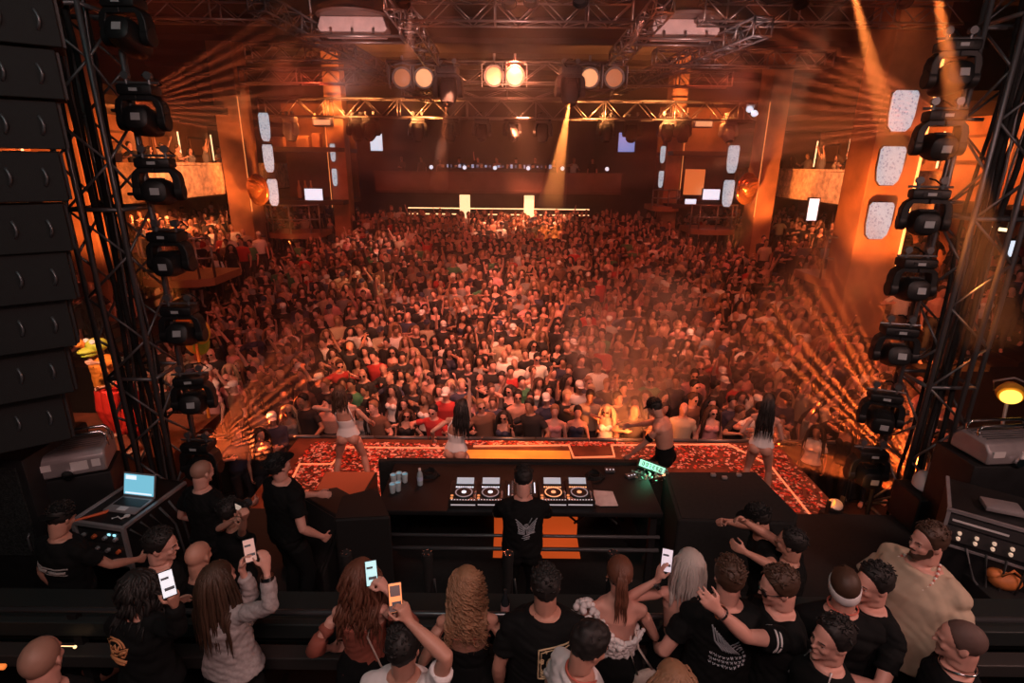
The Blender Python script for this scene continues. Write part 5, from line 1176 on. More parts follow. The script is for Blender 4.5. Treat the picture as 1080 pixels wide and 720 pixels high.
for k in range(5):
    p, R = BB.ring['waist']; p2 = BB.ring['ribs'][0]; c = lerp(p, p2, -.1+.22*k); rx, ry = lerp(.118, .14, k/4)+.012, lerp(.09, .105, k/4)+.012; ln = []
    for i in range(49): t = 2*pi*i/48; w = .008*sin(t*17+k*2); ln.append(c+V(((rx+w)*cos(t), (ry+w)*sin(t), .01*sin(t*13+k))))
    mb.path(ln, .017, 7)
S = BB.sh['l']
for k in range(90): d = V((q.gauss(0, 1), q.gauss(0, 1), q.gauss(0, 1))).normalized(); c = S+V((-.045, -.02, -.07))+V((d.x*.09, d.y*.085, d.z*.115)); mb.ell(c, (q.uniform(.014, .026),)*3, None, 8, 6)
for k in range(60): t = q.random(); c = lerp(S+V((.02, -.085, -.05)), BB.ring['ribs'][0]+V((.02, -.125, -.05)), t)+V((q.gauss(0, .018), q.gauss(0, .006), q.gauss(0, .018))); mb.ell(c, (q.uniform(.012, .022),)*3, None, 8, 6)
for k in range(40): t = q.random(); c = lerp(BB.sh['r']+V((.01, -.02, -.16)), BB.ring['ribs'][0]+V((.12, -.07, -.05)), t)+V((q.gauss(0, .012),)*3); mb.ell(c, (.015,)*3, None, 8, 6)
mb.build('ruffled_top', CM['white'], wp['o'], True)
mb = MB(); mb.path([BB.head+BB.HR @ V((.05*cos(t), -.075+.05*sin(t)*.3, -.01+.0*t)) for t in (0, 1, 2, 3.1)], .012, 6); mb.build('hair_tie', CM['black'], wp['o'], True)
mb = MB(); [mb.lathe([(.012, -.004), (.016, 0), (.012, .004)], BB.head+BB.HR @ V((sx*.078, -.0, -.045)), (1, 0, 0), 12) for sx in (-1, 1)]; mb.build('earring', m_chrome, wp['o'], 40)
pp = wp['o'].location+V((.19, -.12, .83)); e = empty('handbag', pp, .3, 'pale handbag with shoulder strap at the side of the woman in white ruffles', 'bag')
mb = MB(); rs = []
for z, w, d in ((-.12, .05, .02), (-.1, .085, .035), (0, .095, .045), (.08, .075, .035), (.1, .05, .02)): rs.append(ring_ell((0, 0, z), (w, 0, 0), (0, d, 0), 16, .8))
mb.rings(rs); mb.build('bag_body', mat('bag_cloth', (.45, .38, .33), .7, noise=.15, nscale=25), e, True); mb = MB(); mb.path([(-.06, 0, .09), (-.1, .05, .25), (-.08, .1, .42)], .008, 6); mb.path([(.05, 0, .09), (-.04, .05, .25), (-.06, .1, .42)], .008, 6); mb.build('strap', MATS['pale_strap'], e, True)
mq = person((628, 661), floorP, 'm', 1.74, -1.15, 'man with dark curls and a white t-shirt turned right, in front of the ruffled top', 1, [('shirt', 'white'), ('trousers', 'black')], 'curlytop', 'black', eyes=True, nod=.35, rh=(.2, .4, 1.0))
BB = mq['B']; mb = MB(); ln = [BB.Nb+V((.085*cos(t), .01+.08*sin(t), .03-.05*max(0, sin(t))-.02)) for t in [2*pi*i/32 for i in range(33)]]; mb.path(ln, .007, 6); mb.build('necklace', mat('red_beads', (.55, .14, .1), .4), mq['o'], True)
wb = person((729, 581), floorP, 'f', 1.67, -.15, 'woman with straight ash blonde hair and bare back filming with a raised phone', 0, [('shirt', 'black', dict(sleeve=0, top='waist', grow=.012)), ('skirt', 'black', dict(drop=.5))], 'bob', 'ash', lh=('px', 694, 611, 3.45), lpole=(-1, -.2, -.6), lcurl=.35, rh=(.36, .12, 1.28), hk=dict(length=.2), ldir=(.1, .2, 1))
BB = wb['B']; mb = MB(); sp = BB.ring['sho'][0]
mb.path([sp+V((.0, -.10, .03)), BB.ring['chest'][0]+V((.0, -.128, 0)), BB.ring['ribs'][0]+V((.0, -.12, 0)), BB.ring['waist'][0]+V((.0, -.10, 0))], .006, 6); mb.path([BB.ring['ribs'][0]+V((x, -.118+1.2*x*x, .02*abs(x))) for x in (-.13, -.07, 0, .07, .13)], .006, 6); mb.build('strap', CM['black'], wb['o'], True)
mb = MB(); mb.lathe([(.026, -.01), (.03, -.01), (.03, .01), (.026, .01)], BB.wr['l']-BB.hd['l']*.04, BB.wr['l']-BB.el['l'], 16); mb.build('bracelet', m_chrome, wb['o'], 40)
phone(wb, 'l', 'phone with pale screen held up by the ash blonde woman', mat('phone_pale', (.75, .75, .82), .3, emit=(.85, .85, 1), es=.4))
mp = person((772, 592), floorP, 'm', 1.8, -.1, 'man in a black t-shirt with large pale grey back print', 0, [('shirt', 'black', dict(grow=.02, loose=1.05)), ('trousers', 'black')], 'short', 'brown', build=1.1, lh=(-.34, .12, 1.0), rh=(.3, .1, 1.0))
L = []; q = random.Random(8)
for k in range(7): L.append((.005, [(-.1+.012*k, .10-.012*k), (-.085+.02*k, .02-.01*k), (-.03+.016*k, -.05-.004*k)]))
for k in range(5): L.append((.0045, [(.0+.02*k, -.0-.016*k), (.05+.01*k, .03-.02*k)]))
for r_ in range(3):
    for k in range(9):
        x = -.1+.024*k; y = -.085-.034*r_-.02*sin(k*.35); L.append((.0042, [(x, y+.01), (x+.004, y-.01), (x+.012, y+.008), (x+.015, y-.011)]))
decal(mp['shirt'], mp['B'], L, m_pale, r=.004, cz=.37, cx=.0)
ms = person((822, 601), floorP, 'm', 1.8, 1.5, 'man in sunglasses and black shirt with white sleeve stripes, hand on his neighbour', 0, [('shirt', 'black', dict(grow=.02)), ('trousers', 'black')], 'short', 'brown', glasses=True, brow='brown', lh=('px', 757, 643, 2.98), rh=(.3, .25, .95), lpole=(-.2, .3, -1), lcurl=.25, nod=.2, ldir=None, build=1.08)
BB = ms['B']; 
for k, t in enumerate((.42, .5)):
    mb = MB(); c = lerp(BB.sh['l'], BB.el['l'], t); mb.lathe([(.066, -.005), (.071, -.005), (.071, .005), (.066, .005)], c, BB.el['l']-BB.sh['l'], 24); mb.build('sleeve_stripe', CM['white'], ms['shirt'], 40)
mb = MB(); mb.lathe([(.034, -.008), (.04, -.008), (.04, .008), (.034, .008)], BB.wr['l']-(BB.wr['l']-BB.el['l']).normalized()*.03, BB.wr['l']-BB.el['l'], 16); mb.build('watch', m_chrome, ms['o'], 40)
person((712, 702), floorP, 'f', 1.66, .2, 'brown haired head just entering at the bottom edge, below the printed t-shirt', 0, [('shirt', 'black'), ('trousers', 'black')], 'long', 'honey')
mh = person((893, 602), floorP, 'm', 1.78, -.35, 'man with slicked back hair and pale headband seen from behind, embracing the laughing man', 0, [('shirt', 'black', dict(grow=.022)), ('trousers', 'black')], 'buzz', 'brown', rh=(.3, .3, 1.05), nod=-.1, tilt=-.12)
BB = mh['B']; mb = MB(); R0 = []
for z, g in ((-.048, 1.0), (-.04, 1.06), (-.0, 1.08), (.012, 1.02)): R0.append(ring_ell(BB.head+BB.HR @ V((0, -.006, z+.01)), BB.HR @ V((.079*g, 0, 0)), BB.HR @ V((0, .097*g, .02)), 26))
mb.rings(R0); mb.build('headband', CM['white'], mh['o'], 40); mb = MB(); mb.path([BB.Nb+V((.08*cos(t), -.0+.078*sin(t), .03)) for t in [2*pi*i/28 for i in range(29)]], .005, 6); mb.build('necklace', MATS['red_beads'], mh['o'], True)
mb = MB(); 
for k in range(60):
    a = random.Random(k).uniform(-1, 1); pts = [BB.head+BB.HR @ V((a*.05*(1-.3*s_), .05-.13*s_, .118-.02*(s_-.3)**2*6-abs(a)*.03)) for s_ in (0, .25, .5, .75, 1.)]; mb.path(pts, .006, 5, lambda t: 1-.6*t)
mb.build('slick_hair', HM['brown'], mh['o'], True)
person((926, 598), floorP, 'm', 1.76, 1.75, 'laughing man in a black shirt facing the man with the headband', 0, [('shirt', 'black'), ('trousers', 'black')], 'short', 'black', eyes=True, lh=(-.2, .4, 1.25), lean=.05)
mbg = person((985, 555), floorP, 'm', 1.86, 1.9, 'big bearded man in a beige t-shirt with bead necklace', 0, [('shirt', 'beige', dict(grow=.032, loose=1.08, length='crotch', sleeve=.8)), ('trousers', 'black')], 'short', 'brown', eyes=True, brow='brown', beard='brown', build=1.16, belly=.045, yaw=-.25, rh=(.36, .2, .98), lh=(-.35, .15, .98))
BB = mbg['B']; mb = MB(); n = 44
for i in range(n):
    t = i/(n-1); a = -2.6+5.2*t; p = BB.Nb+V((.115*sin(a)*(.85+.25*cos(a*.5)), .03+.16*max(0, cos(a*.6))*1.05-.09*(1-max(0, cos(a*.6))), .015-.16*max(0, cos(a*.6))**2)); mb.cur = i % 2; mb.ell(p, (.0095,)*3, None, 8, 6)
mb.build('bead_necklace', [mat('bead_white', (.8, .75, .7), .4), MATS['red_beads']], mbg['o'], True)
decal(mbg['shirt'], BB, [[(-.04, .01), (-.01, .006), (.02, .012), (.04, .004)], [(-.03, .0), (.035, -.004)]], mat('brown_print', (.2, .14, .1), .7), r=.003, cz=.38, side=1, cx=.07)
ml = person((884, 655), floorP, 'm', 1.74, 1.8, 'man in a black top with white neckline trim at the bottom, looking left', 0, [('shirt', 'black'), ('trousers', 'black')], 'short', 'black', eyes=True, nod=-.05)
BB = ml['B']; mb = MB(); mb.path([BB.Nb+V((sx*(.075+.05*t), .05+.06*t, .02-.2*t)) for sx in (1,) for t in (0, .3, .6, 1.)], .006, 6); mb.path([BB.Nb+V((-(.075+.05*t), .05+.06*t, .02-.2*t)) for t in (0, .3, .6, 1.)], .006, 6); mb.build('neckline_trim', CM['white'], ml['o'], True)
mz = person((1020, 658), floorP, 'm', 1.76, 1.05, 'man with a buzz cut and neck chain at the bottom right corner', 0, [('shirt', 'black'), ('trousers', 'black')], 'buzz', 'shaved', nod=.05)
BB = mz['B']; mb = MB(); mb.path([BB.Nb+V((.08*cos(t), .0+.08*sin(t), .028-.03*max(0, sin(t)))) for t in [2*pi*i/28 for i in range(29)]], .006, 6); mb.build('neck_chain', m_chrome, mz['o'], True)
# --- crew around the booth
tl = person((66, 531), floorB, 'm', 1.76, -.25, 'crew member in dark cap and black shirt with pale back stripe beside the flight case', 1, [('shirt', 'black', dict(grow=.022)), ('trousers', 'black')], 'short', 'black', rh=(.3, .35, 1.05), nod=.4)
tl['B'].cap(tl['o'], CM['black'], True)
decal(tl['shirt'], tl['B'], [(.007, [(-.15, .0), (.15, -.02)]), (.016, [(-.14, -.03), (-.02, -.04)]), (.014, [(.0, -.045), (.13, -.055)]), (.004, [(-.15, -.06), (.14, -.08)])], mat('grey_print', (.28, .26, .25), .6), r=.006, cz=.34)
person((212, 486), floorB, 'm', 1.78, -.45, 'bald man in a black t-shirt looking right, by the left tower', 0, [('shirt', 'black', dict(grow=.022)), ('trousers', 'black')], 'buzz', 'stubble', nod=.15, eyes=True, rh=(.1, .42, 1.12), lh=(-.28, .12, .98))
mc = person((288, 482), floorB, 'm', 1.85, -.6, 'tall man in a black cap and black t-shirt, left of the wedge monitor', 0, [('shirt', 'black', dict(grow=.026, loose=1.1)), ('trousers', 'black')], 'short', 'black', eyes=True, nod=-.3, rh=(.36, .12, 1.02), lh=(-.1, .42, 1.15), build=1.05)
mc['B'].cap(mc['o'], CM['black'], False)
pc = person((240, 527), floorB, 'f', 1.68, -.5, 'person in black holding up a camera between the two men at the left', 1, [('shirt', 'black'), ('trousers', 'black')], 'short', 'black', rh=('px', 258, 545, 4.35), lh=('px', 248, 548, 4.5), rcurl=.9, lcurl=.9)
BB = pc['B']; Mw = Matrix.Translation(pc['o'].location) @ Matrix.Rotation(-.5, 4, 'Z'); c = Mw @ ((BB.wr['r']+BB.wr['l'])/2+V((0, .03, .1))); e = empty('camera', c, -.5, 'small camera held up by the person in black at the left', 'camera')
mb = MB(); mb.cbox((0, 0, 0), (.13, .05, .085), .01); mb.build('camera_body', m_black, e, 35); mb = MB(); mb.lathe([(.035, 0), (.036, .05), (.03, .06), (0, .058)], (0, .02, 0), (0, 1, 0), 18); mb.build('lens', m_glass, e, 40); mb = MB(); mb.box((0, -.027, 0), (.07, .004, .05)); mb.build('screen', mat('cam_screen', (.6, .5, .45), .3, emit=(1, .75, .6), es=.35), e, False)
dj = person((552, 492), floorB, 'm', 1.79, -.0, 'DJ in a black t-shirt with grey winged back print at the media players', 0, [('shirt', 'black', dict(grow=.022, loose=1.05)), ('trousers', 'black')], 'short', 'black', rh=(.24, .42, 1.08), lh=(-.24, .42, 1.08), nod=.35, lean=.08)
L = []
for sx in (-1, 1):
    for k in range(6): L.append((.0045, [(sx*.012, -.02-.012*k), (sx*(.05+.006*k), .03-.02*k), (sx*(.10-.008*k), .075-.028*k)]))
L += [arc(0, .0, .02, .026, 0, 6.28, 12), arc(0, -.01, .01, .012, 0, 6.28, 10), (.005, [(-.03, -.1), (.03, -.085)]), (.005, [(-.04, -.12), (.035, -.105)]), (.005, [(-.02, -.14), (.03, -.125)]), [(0, -.03), (.01, -.09)], [(.02, .03), (.05, .085)]]
decal(dj['shirt'], dj['B'], L, m_pale, r=.0045, cz=.32, cx=.03)
BB = dj['B']; mb = MB(); q = random.Random(1)
for k in range(70): a = q.uniform(-1, 1); mb.path([BB.head+BB.HR @ V((a*.055+.006*s_, .08-.1*s_, .105+.035*sin(s_*2.6)-abs(a)*.02)) for s_ in (0, .3, .6, 1.)], .007, 5, lambda t: 1-.7*t)
mb.build('quiff', HM['black'], dj['o'], True)
# crew right of the booth
cr = person((798, 533), floorB, 'm', 1.72, 1.1, 'crouched photographer in black with a cap, right of the booth', 1, [('shirt', 'black', dict(grow=.02)), ('trousers', 'black')], 'short', 'black', lean=.25, rh=('px', 762, 549, 4.6), lh=('px', 786, 582, 4.35), rcurl=1.1, lcurl=.5, eyes=True)
cr['B'].cap(cr['o'], CM['black'], False)
person((838, 560), floorB, 'm', 1.7, .9, 'man in black behind the striped-sleeve man, reaching towards the booth', 1, [('shirt', 'black'), ('trousers', 'black')], 'short', 'black', rh=('px', 783, 548, 4.5), rcurl=.6)
# --- dancers on the stage
SKL = 0.
d1 = person((357, 406), SKL, 'f', 1.68, .12, 'dancer in a white bodysuit with brown hair at the left of the stage', 1, [], 'long', 'brown', lf=(-.26, -.02, .09), rf=(.24, .02, .09), lh=(-.36, .1, 1.3), rh=(.34, .14, .98), lpole=(-1, -.3, .4), hips=(0, -.02, .9), side=-.12, hk=dict(length=.24, n=80, spread=.6))
d2 = person((489, 421), SKL, 'f', 1.68, -.25, 'dancer in a white bodysuit with one arm stretched up, centre left of the stage', 1, [], 'long', 'black', lf=(-.2, .0, .09), rf=(.18, .0, .09), rh=(.16, .12, 2.02), lh=(-.34, -.05, 1.02), hips=(-.02, -.0, .88), side=.2, hk=dict(length=.32, n=80, spread=.55), rcurl=.3)
def bodysuit(P, white='white'):
    B = P['B']; mb = MB(); mb.rings(B.body_rings(1, 3, .006, {})); p, R = B.ring['hip']; mb.ell(p+V((0, .045, -.06)), (.085, .075, .07), R, 14, 9)
    me = remesh(mb, 'bodysuit', .010, 3); me.materials.append(CM[white]); s = link('bodysuit', me, P['o'])
    mb = MB(); 
    for sg in (1, -1): pr, R = B.ring['ribs']; mb.path([pr+R @ V((sg*.115, -.06, -.02)), B.ring['chest'][0]+R @ V((sg*.11, -.105, 0)), lerp(B.Nb, B.sh['r' if sg > 0 else 'l'], .5)+R @ V((0, -.07, .0)), lerp(B.Nb, B.sh['r' if sg > 0 else 'l'], .5)+R @ V((0, .05, .02))], .008, 6)
    mb.build('strap', CM[white], s, True)
bodysuit(d1); bodysuit(d2)
d3 = person((688, 421), SKL, 'm', 1.8, 1.0, 'shirtless performer in a black cap leaning over behind the green sign', 1, [('trousers', 'black')], 'short', 'black', lean=.35, hips=(0, -.1, .86), lh=(-.30, .36, .78), rh=(.22, .55, 1.02), nod=.1)
d3['B'].cap(d3['o'], CM['black'], False)
BB = d3['B']; mb = MB()
for t in (.55,): c = lerp(BB.sh['l'], BB.el['l'], t); mb.lathe([(.05, -.03), (.056, -.03), (.056, .03), (.05, .03)], c, BB.el['l']-BB.sh['l'], 16)
mb.build('arm_band', CM['black'], d3['o'], 40)
d4 = person((812, 415), SKL, 'f', 1.7, -.5, 'dancer with very long black hair in white, at the right end of the stage', 1, [], 'long', 'black', lh=(-.22, .12, .98), rh=(.2, .2, .95), lf=(-.16, 0, .09), rf=(.18, .1, .09), hk=dict(length=.40, n=70, r=.011, spread=.42))
bodysuit(d4)
# costumed performers at the left of the stage
pf = person((98, 352), -.9, 'm', 1.75, 2.6, 'performer in a puffy red, orange and green costume behind the left tower', 1, [('shirt', 'cost_orange', dict(grow=.05, loose=1.1, sleeve=1.6)), ('trousers', 'cost_red', dict(grow=.06))] if 'cost_orange' in [mat('cost_orange', (.7, .22, .03), .6).name, mat('cost_red', (.75, .03, .02), .6).name] else [], None, place=(-6.9, 8.6, 0), rh=(.3, .2, 1.95), lh=(-.4, .3, 1.3)) if False else None
m_co, m_cr, m_cg = mat('cost_orange', (.75, .24, .03), .6), mat('cost_red', (.75, .03, .02), .6), mat('cost_green', (.42, .5, .05), .6)
pf = person((102, 360), 0, 'm', 1.72, 2.7, 'performer in a puffy red, orange and green costume behind the left tower', 1, [('shirt', 'cost_orange', dict(grow=.06, loose=1.1, sleeve=1.6)), ('trousers', 'cost_red', dict(grow=.07))], None, rh=(.35, .2, 1.75), lh=(-.4, .3, 1.5))
BB = pf['B']; mb = MB(); mb.ell(BB.head+V((0, 0, .06)), (.16, .17, .13), None, 16, 10); mb.ell(BB.head+V((0, .16, .0)), (.12, .16, .06), None, 14, 8); mb.ell(BB.head+V((0, .15, -.07)), (.1, .13, .04), None, 14, 8); mb.build('mask_head', m_cg, pf['o'], True)
mb = MB(); [mb.ell(BB.head+V((sx*.08, .1, .15)), (.045,)*3, None, 10, 8) for sx in (-1, 1)]; mb.build('mask_eye', CM['white'], pf['o'], True)
mb = MB(); mb.ell(BB.wr['r']+V((0, 0, .08)), (.1, .1, .1), None, 12, 9); mb.build('red_glove', m_cr, pf['o'], True)
pf2 = person((128, 378), 0, 'f', 1.66, 2.9, 'performer in a red patterned bodysuit beside the costumed figure', 1, [('shirt', 'cost_red', dict(sleeve=0, top='chest')), ('trousers', 'cost_red', dict(t1=1.2))], 'short', 'black', rh=(.35, .2, 1.2))
p = at(205, 352, Y=9.6); e = empty('leaf_prop', (p.x, 9.6, -1.3), 0, 'tall orange and yellow leaf shaped prop between the left tower lamps', 'prop')
mb = MB(); mb.tube((0, 0, 0), (0, 0, p.z+1.1), .03); mb.build('pole', m_co, e, True)
for k, (dx, dz, m_) in enumerate(((-.14, .1, m_co), (.12, .02, mat('cost_yellow', (.85, .5, .06), .6)), (0., .25, m_co), (.05, -.2, m_cg), (-.1, -.2, m_co))):
    mb = MB(); mb.ell((dx, .02*k, p.z+1.3+dz), (.17, .05, .24), Ry(.6*(dx > 0)-.3), 14, 9); mb.build('leaf', m_, e, True)
# ------------------------------------------------------------------ the crowd: templates
CV = .014
def tpl(sex, top='tee', **kw):
    B = Body(sex, **kw); out = {'B': B, 'sex': sex}
    out['skin'] = B.skin('person', CV, 2)
    if top == 'tee': out['shirt'] = B.shirt('t_shirt', .016, smooth=0)
    elif top == 'tank': out['shirt'] = B.shirt('vest_top', .016, sleeve=0, top='chest', smooth=0, grow=.012)
    elif top == 'long': out['shirt'] = B.shirt('long_sleeved_shirt', .016, sleeve=1.7, smooth=0, grow=.018)
    elif top == 'dress': out['shirt'] = B.shirt('dress', .016, sleeve=0, top='chest', smooth=0, grow=.012)
    elif top == 'bare': out['shirt'] = None
    out['legs'] = B.trousers('trousers', .018, smooth=1) if sex == 'm' or top != 'dress' else B.skirt('skirt', .35, .03, .018)
    H = {}
    mb = B.hair_cap('hair', .012, rough=.007, top=.012, n=26, m=16); H['short'] = mb.mesh('hair', [], True)
    mb = B.hair_cap('hair', .012, rough=.003, n=26, m=16); B.strands(mb, 46, .34, r=.017, seg=8, wave=.008); H['long'] = mb.mesh('hair', [], True)
    mb = MB(); rs = []
    for r, z in ((1.06, .03), (1.075, .05), (1.06, .075), (.98, .1), (.8, .122), (.5, .135), (.12, .14)): rs.append(ring_ell(B.head+B.HR @ V((0, -.008, z*.95)), B.HR @ V((.08*r, 0, 0)), B.HR @ V((0, .1*r, 0)), 20))
    mb.rings(rs); mb.ell(B.head+B.HR @ V((0, .115, .03)), (.07, .065, .009), B.HR, 14, 6); H['cap'] = mb.mesh('cap', [], 50)
    mb = MB()
    for sg in (1, -1): mb.ell(B.head+B.HR @ V((sg*.033, .094, -.002)), (.03, .01, .02), B.HR @ Rz(-sg*.25), 10, 6)
    H['shades'] = mb.mesh('sunglasses', [], True)
    out['hair'] = H
    return out
TP = []
def addt(pose, *a, **k): t = tpl(*a, **k); t['pose'] = pose; TP.append(t)
addt('arms down', 'm'); addt('arms down', 'f', 'tank', yaw=.2)
addt('right arm raised', 'm', 'tee', lh=(.28, .12, 2.02) if False else None, rh=(.22, .2, 2.0), rcurl=.2)
addt('both arms raised', 'm', 'tee', rh=(.36, .15, 1.95), lh=(-.36, .15, 1.95), rcurl=.2, lcurl=.2)
addt('both arms raised', 'f', 'dress', rh=(.2, .1, 1.9), lh=(-.25, .1, 1.88))
addt('hands clasped before the chest', 'm', 'long', rh=(.06, .3, 1.22), lh=(-.06, .3, 1.2))
addt('holding a hand up by the face', 'f', 'tank', rh=(.12, .32, 1.55), yaw=-.2)
addt('left arm raised', 'f', 'tee', lh=(-.2, .2, 1.9))
addt('leaning to one side', 'm', 'tee', side=.15, rh=(.35, .3, 1.3), lh=(-.3, .25, 1.1))
addt('arms down', 'm', 'bare', yaw=-.3); addt('left arm raised', 'm', 'bare', lh=(-.3, .15, 1.95))
addt('arms bent in dancing', 'f', 'dress', rh=(.3, .3, 1.35), lh=(-.28, .32, 1.2), side=-.12)
addt('arms bent in dancing', 'm', 'tee', rh=(.28, .36, 1.4), lh=(-.3, .3, 1.15), twist=.2, lean=.1)
addt('arms down', 'f', 'tee', yaw=-.15); addt('arms down', 'f', 'dress', yaw=.1)
WT = [11, 4, 2.4, 1.0, .6, 6, 2.5, 1.5, 6, 1.2, .4, 2.5, 7, 5, 3]
CCOL = {'black': (.014, .014, .016), 'white': (.7, .68, .66), 'grey': (.22, .21, .21), 'red': (.42, .03, .03), 'green': (.05, .2, .1), 'navy': (.03, .035, .07), 'pink': (.55, .25, .25), 'beige': (.42, .33, .24), 'brown': (.14, .07, .045), 'yellow': (.55, .4, .07), 'olive': (.2, .2, .06)}
CW = ['black']*58+['white']*10+['grey']*10+['navy']*10+['beige']*6+['brown']*6+['pink']*4+['red']*3+['green']*2
cmat = {k: mat('crowd_'+k, v, .85) for k, v in CCOL.items()}
m_tr = mat('crowd_trousers', (.02, .02, .025), .85)
CH2 = {'dark': HM['black'], 'brown': HM['brown'], 'fair': HM['honey'], 'blonde': HM['blonde']}
for t in TP:
    t['skin'].materials.append(SK[1]); t['legs'].materials.append(m_tr)
    if t['shirt']: t['shirt'].materials.append(cmat['black'])
    for h in t['hair'].values(): h.materials.append(HM['black'])
rc = random.Random(11)
def setm(o, m): o.material_slots[0].link = 'OBJECT'; o.material_slots[0].material = m
ROWN = 'front second third fourth fifth sixth seventh eighth ninth tenth eleventh twelfth thirteenth fourteenth'.split()
ORD = 'first second third fourth fifth sixth seventh eighth ninth tenth eleventh twelfth thirteenth fourteenth fifteenth sixteenth seventeenth eighteenth nineteenth twentieth'.split()
def garment(t, c):
    n = t['shirt'].name.split('.')[0].replace('_', ' ') if t['shirt'] else None
    return 'bare chest' if n is None else '%s %s' % (c, n.replace('t shirt', 't-shirt').replace('long sleeved', 'long-sleeved'))
def make_one(pos, rz, s, t=None, col=None, hair=None, hc=None, skin=None, shades=None):
    t = t or rc.choices(TP, WT)[0]; sex = t['sex']; col = col or rc.choice(CW)
    hair = hair or (rc.choices(('short', 'bald', 'cap'), (70, 12, 18))[0] if sex == 'm' else rc.choices(('long', 'short'), (88, 12))[0])
    hc = hc or rc.choices(('dark', 'brown', 'fair', 'blonde'), (50, 28, 12, 10))[0]; skin = skin if skin is not None else rc.choice((0, 0, 1, 1, 2)); shades = rc.random() < .22 if shades is None else shades
    o = link('person', t['skin']); o.location = pos; o.rotation_euler = (0, 0, rz); o.scale = (s, s, s); setm(o, SK[skin])
    if t['shirt']: c = link(t['shirt'].name.split('.')[0], t['shirt'], o); setm(c, cmat[col])
    c = link(t['legs'].name.split('.')[0], t['legs'], o)
    if hair != 'bald':
        c = link('cap' if hair == 'cap' else 'hair', t['hair'][hair], o); setm(c, CH2[hc] if hair != 'cap' else cmat[rc.choice(('black', 'black', 'white', 'navy'))])
    if shades: c = link('sunglasses', t['hair']['shades'], o); setm(c, m_shade)
    hd = {'short': '%s short-haired', 'long': '%s long-haired', 'cap': 'capped', 'bald': 'shaven-headed'}[hair]
    if '%' in hd: hd = hd % hc
    who = 'man' if sex == 'm' else 'woman'
    return o, '%s %s%s, %s, %s' % (hd, who, ' in sunglasses' if shades else '', garment(t, col), t['pose'])
# particular people seen in the photo: (pixel of head, overrides)
SPEC = [((386, 345), dict(t=TP[0], col='green', hair='short')), ((727, 352), dict(t=TP[0], col='olive', hair='short')), ((646, 275), dict(t=TP[3], col='white', hair='cap')), ((470, 415), dict(t=TP[0], col='red', hair='cap')), ((554, 425), dict(t=TP[9], hair='long' if False else 'short')), ((537, 362), dict(t=TP[0], col='white')), ((645, 428), dict(t=TP[6], col='white', shades=True)), ((728, 425), dict(t=TP[0], col='brown', shades=True)), ((752, 440), dict(t=TP[1], col='pink')), ((804, 405), dict(t=TP[5], col='white')), ((470, 440), dict(t=TP[12], col='red', shades=True)), ((505, 408), dict(t=TP[0], col='black', hair='bald', shades=True)), ((400, 375), dict(t=TP[8], col='red')), ((578, 395), dict(t=TP[5], col='black')), ((250, 450), dict(t=TP[9])), ((405, 362), dict(t=TP[0], col='black')), ((660, 340), dict(t=TP[2], col='red')), ((545, 385), dict(t=TP[8], col='white')), ((700, 380), dict(t=TP[9])), ((735, 380), dict(t=TP[0], col='beige')), ((765, 375), dict(t=TP[9]))]
spots = []
Y = 9.42; row = 0
while Y < 28.3:
    half = 8.4 if Y < 12 else 8.9
    x = -half+(.25 if row % 2 else 0)
    if row == 0: pass
    while x < half:
        if not (x < -5.3 and Y < 10.1) and not (abs(x+.35) > 7.2 and 22.8 < Y < 26.4): spots.append((x+rc.uniform(-.11, .11)+.35, Y+rc.uniform(-.08, .08), row))
        x += .47 if Y < 16 else .52
    Y += .50 if Y < 16 else .56; row += 1
# wings of the crowd beside the catwalk
wing = []
for sx, x0, x1 in ((1, 5.5, 8.2), (-1, 4.25, 8.0)):
    for k in range(4):
        yy = 7.35+.52*k; x = x0
        while x < x1:
          if not (sx > 0 and yy < 8.85 and x < 7.3) and not (sx < 0 and yy < 8. and x < 6.2) and not (sx < 0 and x > 5.3 and yy > 7.8): wing.append((sx*x+rc.uniform(-.1, .1), yy+rc.uniform(-.08, .08), sx))
          x += .55
def vis(x, y, z):
    px, py, d = proj((x, y, z+1.65)); return -10 < px < 1090 and -10 < py < 740
spots = [s for s in spots if vis(s[0], s[1], floor_z(s[1]))]
used = {}
for (px, py), kw in SPEC:
    best = min(range(len(spots)), key=lambda i: (lambda q: (q[0]-px)**2+(q[1]-py)**2)(proj((spots[i][0], spots[i][1], floor_z(spots[i][1])+1.68))) if i not in used else 1e9); used[best] = kw
labs = {}; people = []
near = [(i, s) for i, s in enumerate(spots)]
LIMIT = 268
for i, (x, y, r) in near[:LIMIT]:
    rz = pi+rc.uniform(-.5, .5)+.03*x; o, l = make_one((x, y, floor_z(y)), rz, rc.uniform(.94, 1.05), **used.get(i, {})); people.append((r, x, o, l))
for x, y, sx in wing:
    if not vis(x, y, -1.3) or len(people) > 298: continue
    rz = pi*.5 if sx > 0 else -pi*.5; rz += rc.uniform(.2, 1.1)*sx; o, l = make_one((x, y, floor_z(y)), rz, rc.uniform(.94, 1.04)); people.append((-1 if sx < 0 else -2, x, o, l))
from collections import defaultdict
SHORT = [('hands clasped before the chest', 'hands clasped'), ('holding a hand up by the face', 'hand by face'), ('arms bent in dancing', 'arms bent'), ('leaning to one side', 'leaning'), ('both arms raised', 'arms raised'), ('in a ', 'in '), ('with a ', 'with '), ('long-sleeved shirt', 'long-sleeved top'), (' in the ', ' in '), (' on the ', ' on '), (' at the barrier', ''), (' such from left, ', ' such '), ('arms down', 'still'), ('of the stage', 'of stage'), ('short-haired', 'haired'), ('such in crowd', 'in crowd')]
def fit(lab):
    for a_, b_ in SHORT:
        if len(lab.split()) <= 16: break
        lab = lab.replace(a_, b_)
    return lab
rows = defaultdict(list)
for r, x, o, l in people: rows[r].append((x, o, l))
